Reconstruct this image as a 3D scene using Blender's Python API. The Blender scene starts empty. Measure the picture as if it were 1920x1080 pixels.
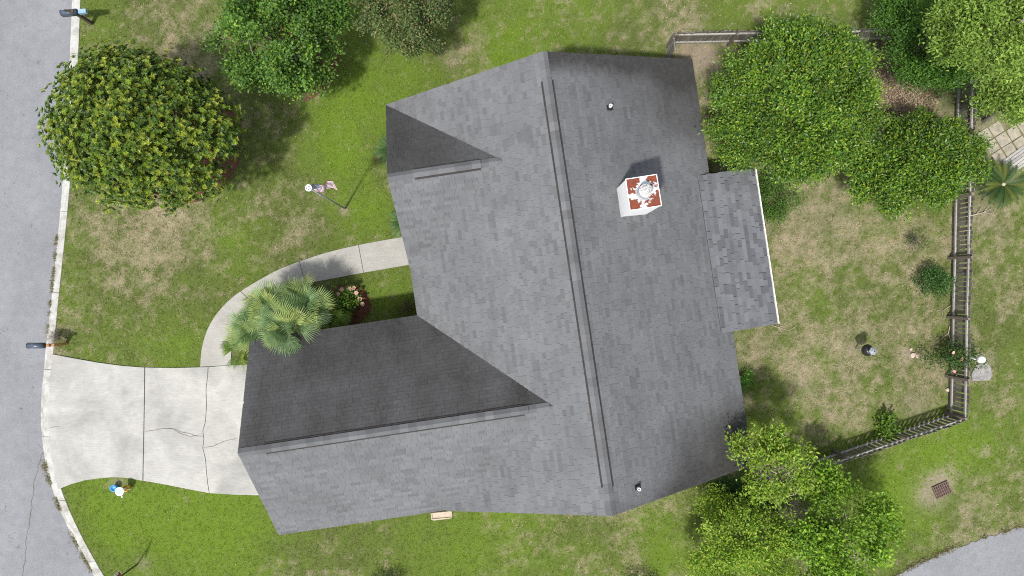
import bpy, bmesh, math, random
import numpy as np
from mathutils import Vector, Matrix

# ------------------------------------------------------------------ camera, light, exposure
CAM_H = 28.0                      # metres above the lawn
FPX = 1280.0                      # focal length in photo pixels (1920 wide)
NX, NY = 960.0, 550.0             # the point straight below the camera, in photo pixels
S = bpy.context.scene
COL = S.collection
cam_d = bpy.data.cameras.new('camera')
cam = bpy.data.objects.new('camera', cam_d)
COL.objects.link(cam)
cam.location = (0, 0, CAM_H)
cam.rotation_euler = (0, 0, 0)
cam_d.sensor_width = 36.0
cam_d.lens = 36.0 * FPX / 1920.0
cam_d.shift_y = (NY - 540.0) / 1920.0
cam_d.clip_end = 5000.0
S.camera = cam

SUN = Vector((-0.25, -0.40, 1.0)).normalized()
elev = math.asin(SUN.z)
azim = math.atan2(SUN.x, SUN.y)
world = bpy.data.worlds.new('World')
S.world = world
world.use_nodes = True
wn = world.node_tree.nodes
sky = wn.new('ShaderNodeTexSky')
sky.sky_type = 'NISHITA'
sky.sun_disc = False
sky.sun_elevation = elev
sky.sun_rotation = azim % (2 * math.pi)
sky.air_density = 1.0
sky.dust_density = 2.0
pale = wn.new('ShaderNodeHueSaturation')          # thin summer haze: a paler sky
pale.inputs['Saturation'].default_value = 0.45
world.node_tree.links.new(sky.outputs[0], pale.inputs['Color'])
world.node_tree.links.new(pale.outputs[0], wn['Background'].inputs[0])
wn['Background'].inputs[1].default_value = 0.15
sl = bpy.data.lights.new('sun', 'SUN')
sl.energy = 3.3
sl.angle = math.radians(2.8)
sl.color = (1.0, 0.965, 0.915)
sun = bpy.data.objects.new('sun', sl)
COL.objects.link(sun)
sun.rotation_euler = SUN.to_track_quat('Z', 'Y').to_euler()
sun.location = (-20, -20, 60)
S.view_settings.view_transform = 'Standard'
S.view_settings.look = 'None'
S.view_settings.exposure = 0.68
S.view_settings.gamma = 1.0
S.view_settings.use_curve_mapping = False

S.render.engine = 'CYCLES'
S.cycles.filter_width = 1.1
S.cycles.use_denoising = False
rnd = random.Random(7)
rng = np.random.default_rng(11)

# ------------------------------------------------------------------ small helpers
def W(px, py, h=0.0):
    """photo pixel + height -> point in the world"""
    k = (CAM_H - h) / FPX
    return Vector(((px - NX) * k, -(py - NY) * k, h))

def W2(px, py, h=0.0):
    p = W(px, py, h)
    return (p.x, p.y)

def poly(pts, h=0.0):
    return [W2(x, y, h) for x, y in pts]

def in_poly(x, y, pg):
    x = np.asarray(x); y = np.asarray(y)
    res = np.zeros(x.shape, bool)
    n = len(pg)
    j = n - 1
    for i in range(n):
        xi, yi = pg[i]; xj, yj = pg[j]
        if yi != yj:
            c = ((yi > y) != (yj > y)) & (x < (xj - xi) * (y - yi) / (yj - yi) + xi)
            res ^= c
        j = i
    return res

def hash2(ix, iy, seed):
    h = (ix.astype(np.int64) * 374761393 + iy.astype(np.int64) * 668265263 + seed * 974634777) & 0xFFFFFFFF
    h = ((h ^ (h >> 13)) * 1274126177) & 0xFFFFFFFF
    return ((h ^ (h >> 16)) & 0xFFFF) / 65535.0

def vnoise(x, y, scale, seed=0):
    x = np.asarray(x) / scale; y = np.asarray(y) / scale
    ix = np.floor(x); iy = np.floor(y)
    fx = x - ix; fy = y - iy
    fx = fx * fx * (3 - 2 * fx); fy = fy * fy * (3 - 2 * fy)
    a = hash2(ix, iy, seed); b = hash2(ix + 1, iy, seed)
    c = hash2(ix, iy + 1, seed); d = hash2(ix + 1, iy + 1, seed)
    return (a * (1 - fx) + b * fx) * (1 - fy) + (c * (1 - fx) + d * fx) * fy

def fbm(x, y, scale, seed=0, octs=4):
    v = 0; amp = 0.5; tot = 0
    for o in range(octs):
        v = v + amp * vnoise(x, y, scale / (2 ** o), seed + o * 17)
        tot += amp; amp *= 0.55
    return v / tot

def tag(o, label=None, cat=None, group=None, kind=None):
    if label: o['label'] = label
    if cat: o['category'] = cat
    if group: o['group'] = group
    if kind: o['kind'] = kind
    return o

def empty(name, loc=(0, 0, 0), rz=0.0, label=None, cat=None, group=None):
    o = bpy.data.objects.new(name, None)
    o.empty_display_size = 0.3
    o.location = loc
    o.rotation_euler = (0, 0, rz)
    COL.objects.link(o)
    return tag(o, label, cat, group)

def obj(name, me, mat=None, parent=None, loc=None, kind=None):
    o = bpy.data.objects.new(name, me)
    COL.objects.link(o)
    if mat is not None and not me.materials:
        me.materials.append(mat)
    if parent is not None:
        o.parent = parent
    if loc is not None:
        o.location = loc
    if kind: o['kind'] = kind
    return o

def np_mesh(name, verts, tris=None, quads=None, attrs=None, smooth=False):
    """fast mesh from arrays; attrs {name: (n,3) colour or (n,) float per vertex}"""
    me = bpy.data.meshes.new(name)
    verts = np.asarray(verts, np.float32)
    nt = 0 if tris is None else len(tris)
    nq = 0 if quads is None else len(quads)
    me.vertices.add(len(verts))
    me.vertices.foreach_set('co', verts.ravel())
    loops = []
    if nt: loops.append(np.asarray(tris, np.int32).ravel())
    if nq: loops.append(np.asarray(quads, np.int32).ravel())
    loops = np.concatenate(loops)
    me.loops.add(len(loops))
    me.loops.foreach_set('vertex_index', loops)
    me.polygons.add(nt + nq)
    st = np.concatenate([np.arange(nt) * 3, nt * 3 + np.arange(nq) * 4]).astype(np.int32)
    me.polygons.foreach_set('loop_start', st)
    me.polygons.foreach_set('use_smooth', np.full(nt + nq, bool(smooth)))
    me.update(calc_edges=True)
    for k, a in (attrs or {}).items():
        a = np.asarray(a, np.float32)
        if a.ndim == 1:
            at = me.attributes.new(k, 'FLOAT', 'POINT')
            at.data.foreach_set('value', a)
        else:
            at = me.attributes.new(k, 'FLOAT_COLOR', 'POINT')
            at.data.foreach_set('color', np.concatenate([a, np.ones((len(a), 1), np.float32)], 1).ravel())
    return me

def bm_mesh(name, bm, smooth=False):
    me = bpy.data.meshes.new(name)
    bmesh.ops.recalc_face_normals(bm, faces=bm.faces)
    if smooth:
        for f in bm.faces: f.smooth = True
    bm.to_mesh(me)
    bm.free()
    return me

def add_prism(bm, pts, z0, z1):
    """pts: 2-D outline; z0/z1 numbers"""
    b = [bm.verts.new((x, y, z0)) for x, y in pts]
    t = [bm.verts.new((x, y, z1)) for x, y in pts]
    bm.faces.new(t); bm.faces.new(b[::-1])
    n = len(pts)
    for i in range(n):
        j = (i + 1) % n
        bm.faces.new((b[i], b[j], t[j], t[i]))

def add_hexa(bm, p):
    """8 corners: four of one face, then the four opposite"""
    v = [bm.verts.new(q) for q in p]
    for f in ((0, 1, 2, 3), (7, 6, 5, 4), (0, 4, 5, 1), (1, 5, 6, 2), (2, 6, 7, 3), (3, 7, 4, 0)):
        bm.faces.new([v[i] for i in f])

def add_box(bm, c, d, rz=0.0, mtx=None):
    """centre, full size, turned about z"""
    cx, cy, cz = c; dx, dy, dz = (d[0] / 2, d[1] / 2, d[2] / 2)
    ca, sa = math.cos(rz), math.sin(rz)
    p = []
    for z in (-dz, dz):
        for x, y in ((-dx, -dy), (dx, -dy), (dx, dy), (-dx, dy)):
            q = Vector((cx + x * ca - y * sa, cy + x * sa + y * ca, cz + z))
            p.append(mtx @ q if mtx else q)
    add_hexa(bm, p)

def add_tube(bm, path, radii, n=8, cap=True):
    path = [Vector(p) for p in path]
    if not hasattr(radii, '__len__'): radii = [radii] * len(path)
    rings = []
    prev = None
    for i, p in enumerate(path):
        d = (path[min(i + 1, len(path) - 1)] - path[max(i - 1, 0)])
        if d.length < 1e-6: d = Vector((0, 0, 1))
        d.normalize()
        a = prev if prev is not None else (Vector((1, 0, 0)) if abs(d.x) < 0.8 else Vector((0, 1, 0)))
        s = (a - d * a.dot(d))
        if s.length < 1e-4: s = d.orthogonal()
        s.normalize(); prev = s
        t = d.cross(s)
        rings.append([bm.verts.new(p + (s * math.cos(2 * math.pi * k / n) + t * math.sin(2 * math.pi * k / n)) * radii[i]) for k in range(n)])
    for a, b in zip(rings, rings[1:]):
        for k in range(n):
            bm.faces.new((a[k], a[(k + 1) % n], b[(k + 1) % n], b[k]))
    if cap:
        bm.faces.new(rings[0][::-1]); bm.faces.new(rings[-1])

def add_lathe(bm, prof, n=24, c=(0, 0, 0), closed=False):
    rings = []
    for r, z in prof:
        if r < 1e-5:
            rings.append([bm.verts.new((c[0], c[1], c[2] + z))])
        else:
            rings.append([bm.verts.new((c[0] + r * math.cos(2 * math.pi * k / n), c[1] + r * math.sin(2 * math.pi * k / n), c[2] + z)) for k in range(n)])
    for a, b in zip(rings, rings[1:]):
        for k in range(n):
            j = (k + 1) % n
            if len(a) == 1 and len(b) == 1: continue
            if len(a) == 1: bm.faces.new((a[0], b[j], b[k]))
            elif len(b) == 1: bm.faces.new((a[k], a[j], b[0]))
            else: bm.faces.new((a[k], a[j], b[j], b[k]))

def B(name, mat, parent=None, smooth=False, fn=None, loc=None):
    bm = bmesh.new()
    fn(bm)
    return obj(name, bm_mesh(name, bm, smooth), mat, parent, loc)

# ------------------------------------------------------------------ materials
def new_mat(name):
    m = bpy.data.materials.new(name)
    m.use_nodes = True
    nt = m.node_tree
    return m, nt, nt.nodes['Principled BSDF']

def nd(nt, typ, **kw):
    n = nt.nodes.new(typ)
    for k, v in kw.items():
        if k == 'inp':
            for a, b in v.items():
                if isinstance(b, bpy.types.NodeSocket): nt.links.new(b, n.inputs[a])
                else: n.inputs[a].default_value = b
        else: setattr(n, k, v)
    return n

def noise(nt, scale, detail=4, rough=0.55, vec=None, dist=0.0):
    if vec is None:
        vec = nd(nt, 'ShaderNodeNewGeometry').outputs['Position']
    n = nd(nt, 'ShaderNodeTexNoise', inp={'Scale': scale, 'Detail': detail, 'Roughness': rough, 'Distortion': dist, 'Vector': vec})
    return n.outputs[0]

def ramp(nt, fac, stops):
    r = nd(nt, 'ShaderNodeValToRGB', inp={0: fac})
    e = r.color_ramp.elements
    while len(e) < len(stops): e.new(0.5)
    for i, (p, c) in enumerate(stops):
        e[i].position = p
        e[i].color = (c, c, c, 1) if not hasattr(c, '__len__') else (*c, 1)
    return r.outputs[0]

def mixc(nt, fac, a, b, mode='MIX'):
    m = nd(nt, 'ShaderNodeMix', data_type='RGBA', blend_type=mode)
    for i, v in ((0, fac), (6, a), (7, b)):
        if isinstance(v, bpy.types.NodeSocket): nt.links.new(v, m.inputs[i])
        elif i == 0: m.inputs[0].default_value = v
        else: m.inputs[i].default_value = (*v, 1) if hasattr(v, '__len__') else (v, v, v, 1)
    return m.outputs[2]

def math_n(nt, op, a, b=0.0):
    m = nd(nt, 'ShaderNodeMath', operation=op)
    for i, v in ((0, a), (1, b)):
        if isinstance(v, bpy.types.NodeSocket): nt.links.new(v, m.inputs[i])
        else: m.inputs[i].default_value = v
    return m.outputs[0]

def attr(nt, name):
    return nd(nt, 'ShaderNodeAttribute', attribute_name=name)

def bump(nt, bs, h, strength=0.3, dist=0.02):
    b = nd(nt, 'ShaderNodeBump', inp={'Height': h, 'Strength': strength, 'Distance': dist})
    nt.links.new(b.outputs[0], bs.inputs['Normal'])

def rough_mat(name, ca, cb, scale=3.0, rough=0.8, bscale=60.0, bstr=0.3, bdist=0.01, metal=0.0, lo=0.35, hi=0.65, speck=0.0):
    m, nt, bs = new_mat(name)
    f = ramp(nt, noise(nt, scale, 6, 0.6), [(lo, 0.0), (hi, 1.0)])
    c = mixc(nt, f, ca, cb)
    fine = noise(nt, bscale, 3, 0.6)
    if speck:
        c = mixc(nt, 1.0, c, ramp(nt, fine, [(0.3, 1 - speck), (0.7, 1 + speck * 0.4)]), 'MULTIPLY')
    nt.links.new(c, bs.inputs['Base Color'])
    bs.inputs['Roughness'].default_value = rough
    bs.inputs['Metallic'].default_value = metal
    bump(nt, bs, fine, bstr, bdist)
    return m

M = {}
# lawn: 'dry', 'lush' and 'soil' are maps of where the turf is thin, healthy or gone
m, nt, bs = new_mat('lawn_turf'); M['lawn'] = m
n1 = noise(nt, 9.0, 5, 0.65)
n2 = noise(nt, 34.0, 3, 0.7)
n3 = noise(nt, 95.0, 2, 0.7)
dry = attr(nt, 'dry').outputs['Fac']; lush = attr(nt, 'lush').outputs['Fac']; soil = attr(nt, 'soil').outputs['Fac']
g = mixc(nt, lush, (0.112, 0.135, 0.038), (0.140, 0.215, 0.024))
g = mixc(nt, ramp(nt, n2, [(0.3, 0.0), (0.7, 1.0)]), g, mixc(nt, 0.5, g, (0.04, 0.075, 0.012)))
straw = mixc(nt, ramp(nt, n3, [(0.3, 0.0), (0.7, 1.0)]), (0.20, 0.165, 0.10), (0.40, 0.34, 0.235))
k = math_n(nt, 'ADD', dry, math_n(nt, 'MULTIPLY', math_n(nt, 'SUBTRACT', n1, 0.5), 1.0))
k = math_n(nt, 'ADD', k, math_n(nt, 'MULTIPLY', math_n(nt, 'SUBTRACT', n2, 0.5), 0.9))
kf = ramp(nt, k, [(0.22, 0.0), (1.0, 1.0)])
c = mixc(nt, kf, g, straw)
soilc = mixc(nt, n2, (0.20, 0.155, 0.115), (0.36, 0.30, 0.235))
c = mixc(nt, math_n(nt, 'MULTIPLY', soil, ramp(nt, n1, [(0.25, 0.2), (0.6, 1.0)])), c, soilc)
c = mixc(nt, 1.0, c, ramp(nt, n3, [(0.25, 0.62), (0.75, 1.22)]), 'MULTIPLY')
nt.links.new(c, bs.inputs['Base Color'])
bs.inputs['Roughness'].default_value = 0.95
bs.inputs['Specular IOR Level'].default_value = 0.1
bump(nt, bs, math_n(nt, 'ADD', n3, n2), 0.8, 0.03)

def leafy(name, rough=0.5, trans=0.25, spec=0.4):
    m, nt, bs = new_mat(name)
    a = attr(nt, 'tint').outputs['Color']
    nt.links.new(a, bs.inputs['Base Color'])
    bs.inputs['Roughness'].default_value = rough
    bs.inputs['Specular IOR Level'].default_value = spec
    tr = nd(nt, 'ShaderNodeBsdfTranslucent', inp={'Color': mixc(nt, 1.0, a, (1.25, 1.3, 0.6), 'MULTIPLY')})
    mx = nd(nt, 'ShaderNodeMixShader', inp={0: trans, 1: bs.outputs[0], 2: tr.outputs[0]})
    nt.links.new(mx.outputs[0], nt.nodes['Material Output'].inputs[0])
    return m
M['leaf'] = leafy('leaf', 0.5, 0.38, 0.35)
M['glossy_leaf'] = leafy('glossy_leaf', 0.42, 0.22, 0.4)
M['grass'] = leafy('grass_blade', 0.7, 0.3, 0.15)

# asphalt
def asphalt(name, ca, cb):
    m, nt, bs = new_mat(name)
    big = noise(nt, 0.35, 5, 0.6)
    mid = noise(nt, 3.2, 4, 0.6)
    fine = noise(nt, 42.0, 2, 0.8)
    grain = noise(nt, 110.0, 2, 0.8)
    c = mixc(nt, ramp(nt, big, [(0.35, 0.0), (0.65, 1.0)]), ca, cb)
    c = mixc(nt, 1.0, c, ramp(nt, fine, [(0.3, 0.68), (0.7, 1.24)]), 'MULTIPLY')
    c = mixc(nt, 1.0, c, ramp(nt, mid, [(0.3, 0.9), (0.7, 1.06)]), 'MULTIPLY')
    c = mixc(nt, 1.0, c, ramp(nt, grain, [(0.3, 0.7), (0.7, 1.2)]), 'MULTIPLY')
    spots = ramp(nt, noise(nt, 5.5, 3, 0.75, dist=0.6), [(0.635, 0.0), (0.675, 1.0)])
    gate = ramp(nt, noise(nt, 0.5, 2, 0.5), [(0.42, 0.0), (0.55, 1.0)])
    c = mixc(nt, math_n(nt, 'MULTIPLY', math_n(nt, 'MULTIPLY', spots, gate), 0.75), c, (0.07, 0.065, 0.065))
    nt.links.new(c, bs.inputs['Base Color'])
    bs.inputs['Roughness'].default_value = 0.9
    bump(nt, bs, grain, 0.5, 0.01)
    return m
M['asphalt'] = asphalt('asphalt', (0.166, 0.172, 0.183), (0.200, 0.206, 0.216))

# concrete with mottled grime
def concrete(name, ca, cb, cg, amount=0.6, scale=1.1):
    m, nt, bs = new_mat(name)
    a = noise(nt, scale, 7, 0.62, dist=0.4)
    b = noise(nt, scale * 4, 5, 0.7)
    f = noise(nt, 60, 3, 0.7)
    c = mixc(nt, ramp(nt, b, [(0.3, 0.0), (0.7, 1.0)]), ca, cb)
    gr = math_n(nt, 'MULTIPLY', ramp(nt, a, [(0.43, 0.0), (0.68, 1.0)]), amount)
    c = mixc(nt, gr, c, cg)
    geo = nd(nt, 'ShaderNodeNewGeometry').outputs['Position']
    mp = nd(nt, 'ShaderNodeMapping', inp={0: geo}); mp.inputs['Scale'].default_value = (1.0, 7.0, 1.0)
    br = noise(nt, 3.0, 4, 0.7, vec=mp.outputs[0])
    c = mixc(nt, 1.0, c, ramp(nt, br, [(0.3, 0.86), (0.65, 1.05)]), 'MULTIPLY')
    c = mixc(nt, 1.0, c, ramp(nt, f, [(0.3, 0.88), (0.7, 1.08)]), 'MULTIPLY')
    nt.links.new(c, bs.inputs['Base Color'])
    bs.inputs['Roughness'].default_value = 0.9
    bump(nt, bs, f, 0.3, 0.006)
    return m
M['drive'] = concrete('driveway_concrete', (0.305, 0.299, 0.276), (0.372, 0.365, 0.338), (0.195, 0.192, 0.18), 0.8, 0.45)
M['walk'] = concrete('walkway_concrete', (0.275, 0.266, 0.242), (0.325, 0.315, 0.288), (0.22, 0.21, 0.185), 0.5, 0.9)
M['kerb'] = concrete('kerb_concrete', (0.35, 0.346, 0.322), (0.42, 0.416, 0.392), (0.20, 0.19, 0.155), 0.85, 2.2)
M['crack'] = rough_mat('crack_dirt', (0.07, 0.06, 0.05), (0.14, 0.12, 0.10), 6, 0.95)
M['soil'] = rough_mat('bare_soil', (0.10, 0.08, 0.06), (0.18, 0.15, 0.11), 5, 0.95, 40, 0.6, 0.02)
M['mulch'] = rough_mat('pine_straw_mulch', (0.085, 0.032, 0.020), (0.17, 0.075, 0.045), 14, 0.95, 70, 0.9, 0.03, speck=0.5)

# shingles: 'shade' per shingle, 'algae' for stains, plus shadow tone painted on slopes facing away from the sun
def shingle_mat(name, ca, cb):
    m, nt, bs = new_mat(name)
    sh = attr(nt, 'shade').outputs['Fac']; al = attr(nt, 'algae_shadow').outputs['Fac']
    c = mixc(nt, sh, ca, cb)
    gr = noise(nt, 75, 3, 0.8)
    big = noise(nt, 0.7, 4, 0.6)
    mid = noise(nt, 5.0, 5, 0.65)
    c = mixc(nt, 1.0, c, ramp(nt, gr, [(0.28, 0.62), (0.72, 1.25)]), 'MULTIPLY')
    c = mixc(nt, 1.0, c, ramp(nt, big, [(0.3, 0.88), (0.7, 1.1)]), 'MULTIPLY')
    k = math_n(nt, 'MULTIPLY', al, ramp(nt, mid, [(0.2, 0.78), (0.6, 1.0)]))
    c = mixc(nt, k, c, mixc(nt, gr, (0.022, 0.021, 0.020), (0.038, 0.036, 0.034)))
    nt.links.new(c, bs.inputs['Base Color'])
    bs.inputs['Roughness'].default_value = 0.85
    bs.inputs['Specular IOR Level'].default_value = 0.3
    bump(nt, bs, gr, 0.5, 0.008)
    return m
M['shingle'] = shingle_mat('grey_shingle', (0.080, 0.082, 0.085), (0.139, 0.142, 0.147))
M['new_shingle'] = shingle_mat('slate_grey_shingle', (0.077, 0.080, 0.087), (0.130, 0.134, 0.143))
M['deck'] = rough_mat('roof_felt', (0.035, 0.035, 0.037), (0.05, 0.05, 0.052), 2, 0.95)
M['vent_core'] = rough_mat('vent_mesh_brown', (0.016, 0.014, 0.013), (0.034, 0.029, 0.026), 6, 0.9)
M['trim'] = rough_mat('white_trim', (0.66, 0.65, 0.62), (0.76, 0.75, 0.73), 4, 0.55, 30, 0.05)
M['brown_trim'] = rough_mat('grey_fascia', (0.26, 0.25, 0.235), (0.33, 0.32, 0.30), 4, 0.7)
M['siding'] = rough_mat('cream_siding', (0.52, 0.49, 0.43), (0.58, 0.55, 0.49), 2, 0.7)
M['glass'] = rough_mat('dark_window_glass', (0.03, 0.035, 0.04), (0.05, 0.055, 0.06), 1, 0.08, 5, 0.0)
M['door'] = rough_mat('door_paint', (0.10, 0.03, 0.03), (0.12, 0.04, 0.035), 2, 0.45)
M['white'] = rough_mat('white_paint', (0.78, 0.78, 0.77), (0.83, 0.83, 0.82), 3, 0.5, 30, 0.05)
M['black'] = rough_mat('black_metal', (0.012, 0.012, 0.013), (0.022, 0.022, 0.024), 8, 0.4, 60, 0.05)
M['navy'] = rough_mat('blue_black_metal', (0.035, 0.05, 0.075), (0.06, 0.08, 0.11), 8, 0.35, 60, 0.05)
M['dkgrey'] = rough_mat('dark_grey_metal', (0.05, 0.055, 0.065), (0.08, 0.085, 0.10), 8, 0.5, 60, 0.1)
M['bluebox'] = rough_mat('pale_blue_plastic', (0.16, 0.27, 0.36), (0.24, 0.36, 0.46), 8, 0.5, 60, 0.05)
M['timber'] = rough_mat('orange_brown_timber', (0.24, 0.115, 0.045), (0.42, 0.23, 0.10), 12, 0.8, 80, 0.3)
M['dktimber'] = rough_mat('dark_brown_timber', (0.035, 0.025, 0.018), (0.075, 0.055, 0.04), 12, 0.85, 80, 0.3)
M['steel'] = rough_mat('galvanised_steel', (0.26, 0.28, 0.30), (0.36, 0.38, 0.40), 14, 0.45, 60, 0.1, metal=0.4)
M['flue'] = rough_mat('mottled_flue_metal', (0.20, 0.20, 0.195), (0.46, 0.455, 0.44), 22, 0.6, 80, 0.2, lo=0.42, hi=0.58)
M['rustcap'] = None
M['twig'] = rough_mat('dry_twig', (0.26, 0.21, 0.165), (0.42, 0.36, 0.29), 12, 0.9)
M['bark'] = rough_mat('grey_brown_bark', (0.10, 0.082, 0.065), (0.19, 0.165, 0.14), 9, 0.95, 40, 0.8, 0.02)
M['palebark'] = rough_mat('pale_bark', (0.26, 0.215, 0.165), (0.38, 0.33, 0.27), 9, 0.9, 40, 0.5, 0.02)
M['stone'] = rough_mat('grey_stone', (0.15, 0.145, 0.14), (0.26, 0.25, 0.24), 7, 0.95, 40, 0.6, 0.015)
M['tan_stone'] = rough_mat('tan_concrete', (0.33, 0.265, 0.20), (0.43, 0.355, 0.28), 6, 0.9, 50, 0.3)
M['pinkstone'] = rough_mat('pale_pink_stone', (0.34, 0.26, 0.21), (0.46, 0.37, 0.31), 9, 0.9)
M['paver'] = rough_mat('sand_paver', (0.19, 0.17, 0.125), (0.30, 0.27, 0.205), 4, 0.9, 50, 0.3)
M['rustbar'] = rough_mat('rusty_iron', (0.075, 0.045, 0.035), (0.15, 0.095, 0.075), 18, 0.9, 80, 0.4)
M['pit'] = rough_mat('drain_pit', (0.02, 0.018, 0.016), (0.045, 0.04, 0.035), 6, 0.95)
M['blue'] = rough_mat('blue_glazed', (0.035, 0.19, 0.42), (0.06, 0.27, 0.53), 30, 0.4, 40, 0.1)
M['yellow'] = rough_mat('ochre_glazed', (0.32, 0.22, 0.02), (0.44, 0.31, 0.035), 25, 0.45, 40, 0.1)
M['water'] = rough_mat('pale_water', (0.22, 0.32, 0.38), (0.36, 0.44, 0.48), 20, 0.15, 20, 0.05)
M['signred'] = rough_mat('sign_red', (0.17, 0.008, 0.014), (0.20, 0.012, 0.018), 3, 0.4, 20, 0.02)
M['flagred'] = rough_mat('flag_red', (0.11, 0.005, 0.012), (0.15, 0.008, 0.016), 10, 0.8, 90, 0.1)
M['flagblue'] = rough_mat('flag_blue', (0.018, 0.03, 0.09), (0.025, 0.045, 0.12), 10, 0.8, 90, 0.1)
M['flagwhite'] = rough_mat('flag_white', (0.50, 0.48, 0.48), (0.56, 0.54, 0.53), 10, 0.8, 90, 0.1)
M['pink'] = rough_mat('pink_petal', (0.60, 0.22, 0.20), (0.72, 0.34, 0.30), 30, 0.7)
M['dustypink'] = rough_mat('faded_pink_petal', (0.34, 0.20, 0.14), (0.50, 0.32, 0.25), 40, 0.8)
M['cream'] = rough_mat('cream_petal', (0.76, 0.73, 0.64), (0.82, 0.80, 0.72), 10, 0.6)

# weathered fence timber
def fence_mat(name, ca, cb):
    m, nt, bs = new_mat(name)
    oi = nd(nt, 'ShaderNodeObjectInfo').outputs['Random']
    c = mixc(nt, oi, ca, cb)
    gr = noise(nt, 18, 5, 0.7)
    c = mixc(nt, 1.0, c, ramp(nt, gr, [(0.3, 0.6), (0.7, 1.3)]), 'MULTIPLY')
    nt.links.new(c, bs.inputs['Base Color'])
    bs.inputs['Roughness'].default_value = 0.95
    bump(nt, bs, gr, 0.4, 0.01)
    return m
M['picket'] = fence_mat('weathered_picket', (0.105, 0.092, 0.075), (0.19, 0.175, 0.145))
M['rail'] = fence_mat('silvered_rail', (0.25, 0.235, 0.215), (0.34, 0.325, 0.30))
M['post'] = fence_mat('brown_post', (0.10, 0.08, 0.062), (0.17, 0.14, 0.11))

# rusty white chimney cover
m, nt, bs = new_mat('rusted_white_sheet'); M['rustcap'] = m
ca = attr(nt, 'rust').outputs['Fac']
n1 = noise(nt, 6.5, 5, 0.6)
k = math_n(nt, 'ADD', ca, math_n(nt, 'MULTIPLY', math_n(nt, 'SUBTRACT', n1, 0.5), 1.05))
f = ramp(nt, k, [(0.49, 0.0), (0.515, 1.0)])
rust = mixc(nt, ramp(nt, noise(nt, 14, 5, 0.7), [(0.3, 0.0), (0.7, 1.0)]), (0.065, 0.017, 0.013), (0.21, 0.042, 0.012))
c = mixc(nt, f, (0.46, 0.50, 0.50), rust)
nt.links.new(c, bs.inputs['Base Color'])
nt.links.new(math_n(nt, 'ADD', math_n(nt, 'MULTIPLY', f, 0.45), 0.4), bs.inputs['Roughness'])

# ------------------------------------------------------------------ outlines of the setting (photo pixels)
ROAD_EDGE = [(134, -250), (133, -60), (132, 0), (128, 100), (121, 247), (110, 397), (95, 548), (86, 620), (79, 693), (74, 745), (73, 790), (77, 840), (87, 895), (104, 945), (128, 1000), (160, 1060), (190, 1110), (240, 1180), (300, 1300)]
KERB_IN = [(153, -250), (152, -60), (151, 0), (147, 100), (139, 247), (127, 397), (111, 548), (104, 620), (97, 693), (92, 745), (91, 790), (95, 840), (106, 890), (121, 936), (145, 990), (177, 1050), (207, 1100), (257, 1170), (317, 1290)]
ROAD_POLY = poly([(-3000, -250)] + ROAD_EDGE + [(300, 3000), (-3000, 3000)])
DRIVE_TOP = [(98, 664), (140, 672), (185, 680), (230, 686), (273, 689), (330, 690), (392, 688), (432, 685), (470, 683), (560, 678)]
DRIVE_BOT = [(110, 917), (135, 907), (160, 900), (190, 896), (216, 894), (243, 896), (269, 901), (305, 907), (340, 914), (393, 924), (440, 927), (481, 928), (560, 928)]
DRIVE_L = [(97, 693), (92, 745), (91, 790), (95, 840), (103, 885)]
WALK_OUT = [(376, 688), (378, 655), (387, 622), (403, 592), (427, 565), (451, 546), (500, 517), (530, 502), (562, 490), (610, 474), (672, 459), (757, 444), (800, 436)]
WALK_IN = [(433, 685), (434, 655), (440, 627), (452, 604), (466, 588), (482, 574), (518, 551), (545, 540), (572, 532), (625, 522), (682, 511), (764, 497), (806, 490)]
DRIVE_POLY = poly(DRIVE_TOP + DRIVE_BOT[::-1] + DRIVE_L[::-1])
WALK_POLY = poly(WALK_OUT + WALK_IN[::-1])
ROAD2 = [(1640, 1110), (1668, 1088), (1690, 1073), (1720, 1058), (1760, 1040), (1800, 1024), (1840, 1010), (1880, 999), (1925, 985), (1990, 968), (2300, 900), (3000, 800), (3000, 2000), (1640, 2000)]
rr = random.Random(3)
def ragged(pts, step, amp):
    out = []
    for (x0, y0), (x1, y1) in zip(pts, pts[1:]):
        d = math.hypot(x1 - x0, y1 - y0); n = max(1, int(d / step))
        for i in range(n):
            t = i / n
            out.append((x0 + (x1 - x0) * t + rr.uniform(-amp, amp), y0 + (y1 - y0) * t + rr.uniform(-amp, amp)))
    out.append(pts[-1])
    return out
ROAD2R = ragged(ROAD2[:10], 7, 2.2) + ROAD2[10:]
ROAD2_POLY = poly(ROAD2R)
BEDS = [((346, 270), 106, 112), ((566, 112), 72, 74), ((655, 572), 40, 40)]

# house frame: a runs along the main ridge (down the photo), b across it (to the right)
HE = 2.6
FN = Vector((0.989, 0.1476, 0)); FT = Vector((0.1476, -0.989, 0))
F0 = W(724, 197, HE); F0.z = 0
def AB(a, b, z=0.0):
    p = F0 + FT * a + FN * b
    return Vector((p.x, p.y, z))
def AB2(a, b):
    p = AB(a, b); return (p.x, p.y)
HOUSE_POLYS = [[AB2(0.3, 0.5), AB2(14.9, 0.5), AB2(14.9, 11.0), AB2(0.3, 11.0)], [AB2(8.3, -5.9), AB2(14.9, -5.9), AB2(14.9, 1), AB2(8.3, 1)], [AB2(4.6, 11), AB2(9.9, 11), AB2(9.9, 12.9), AB2(4.6, 12.9)]]
PATIO_POLY = poly([(1838, 236), (1925, 228), (1925, 312), (1880, 310), (1846, 292)])

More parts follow.
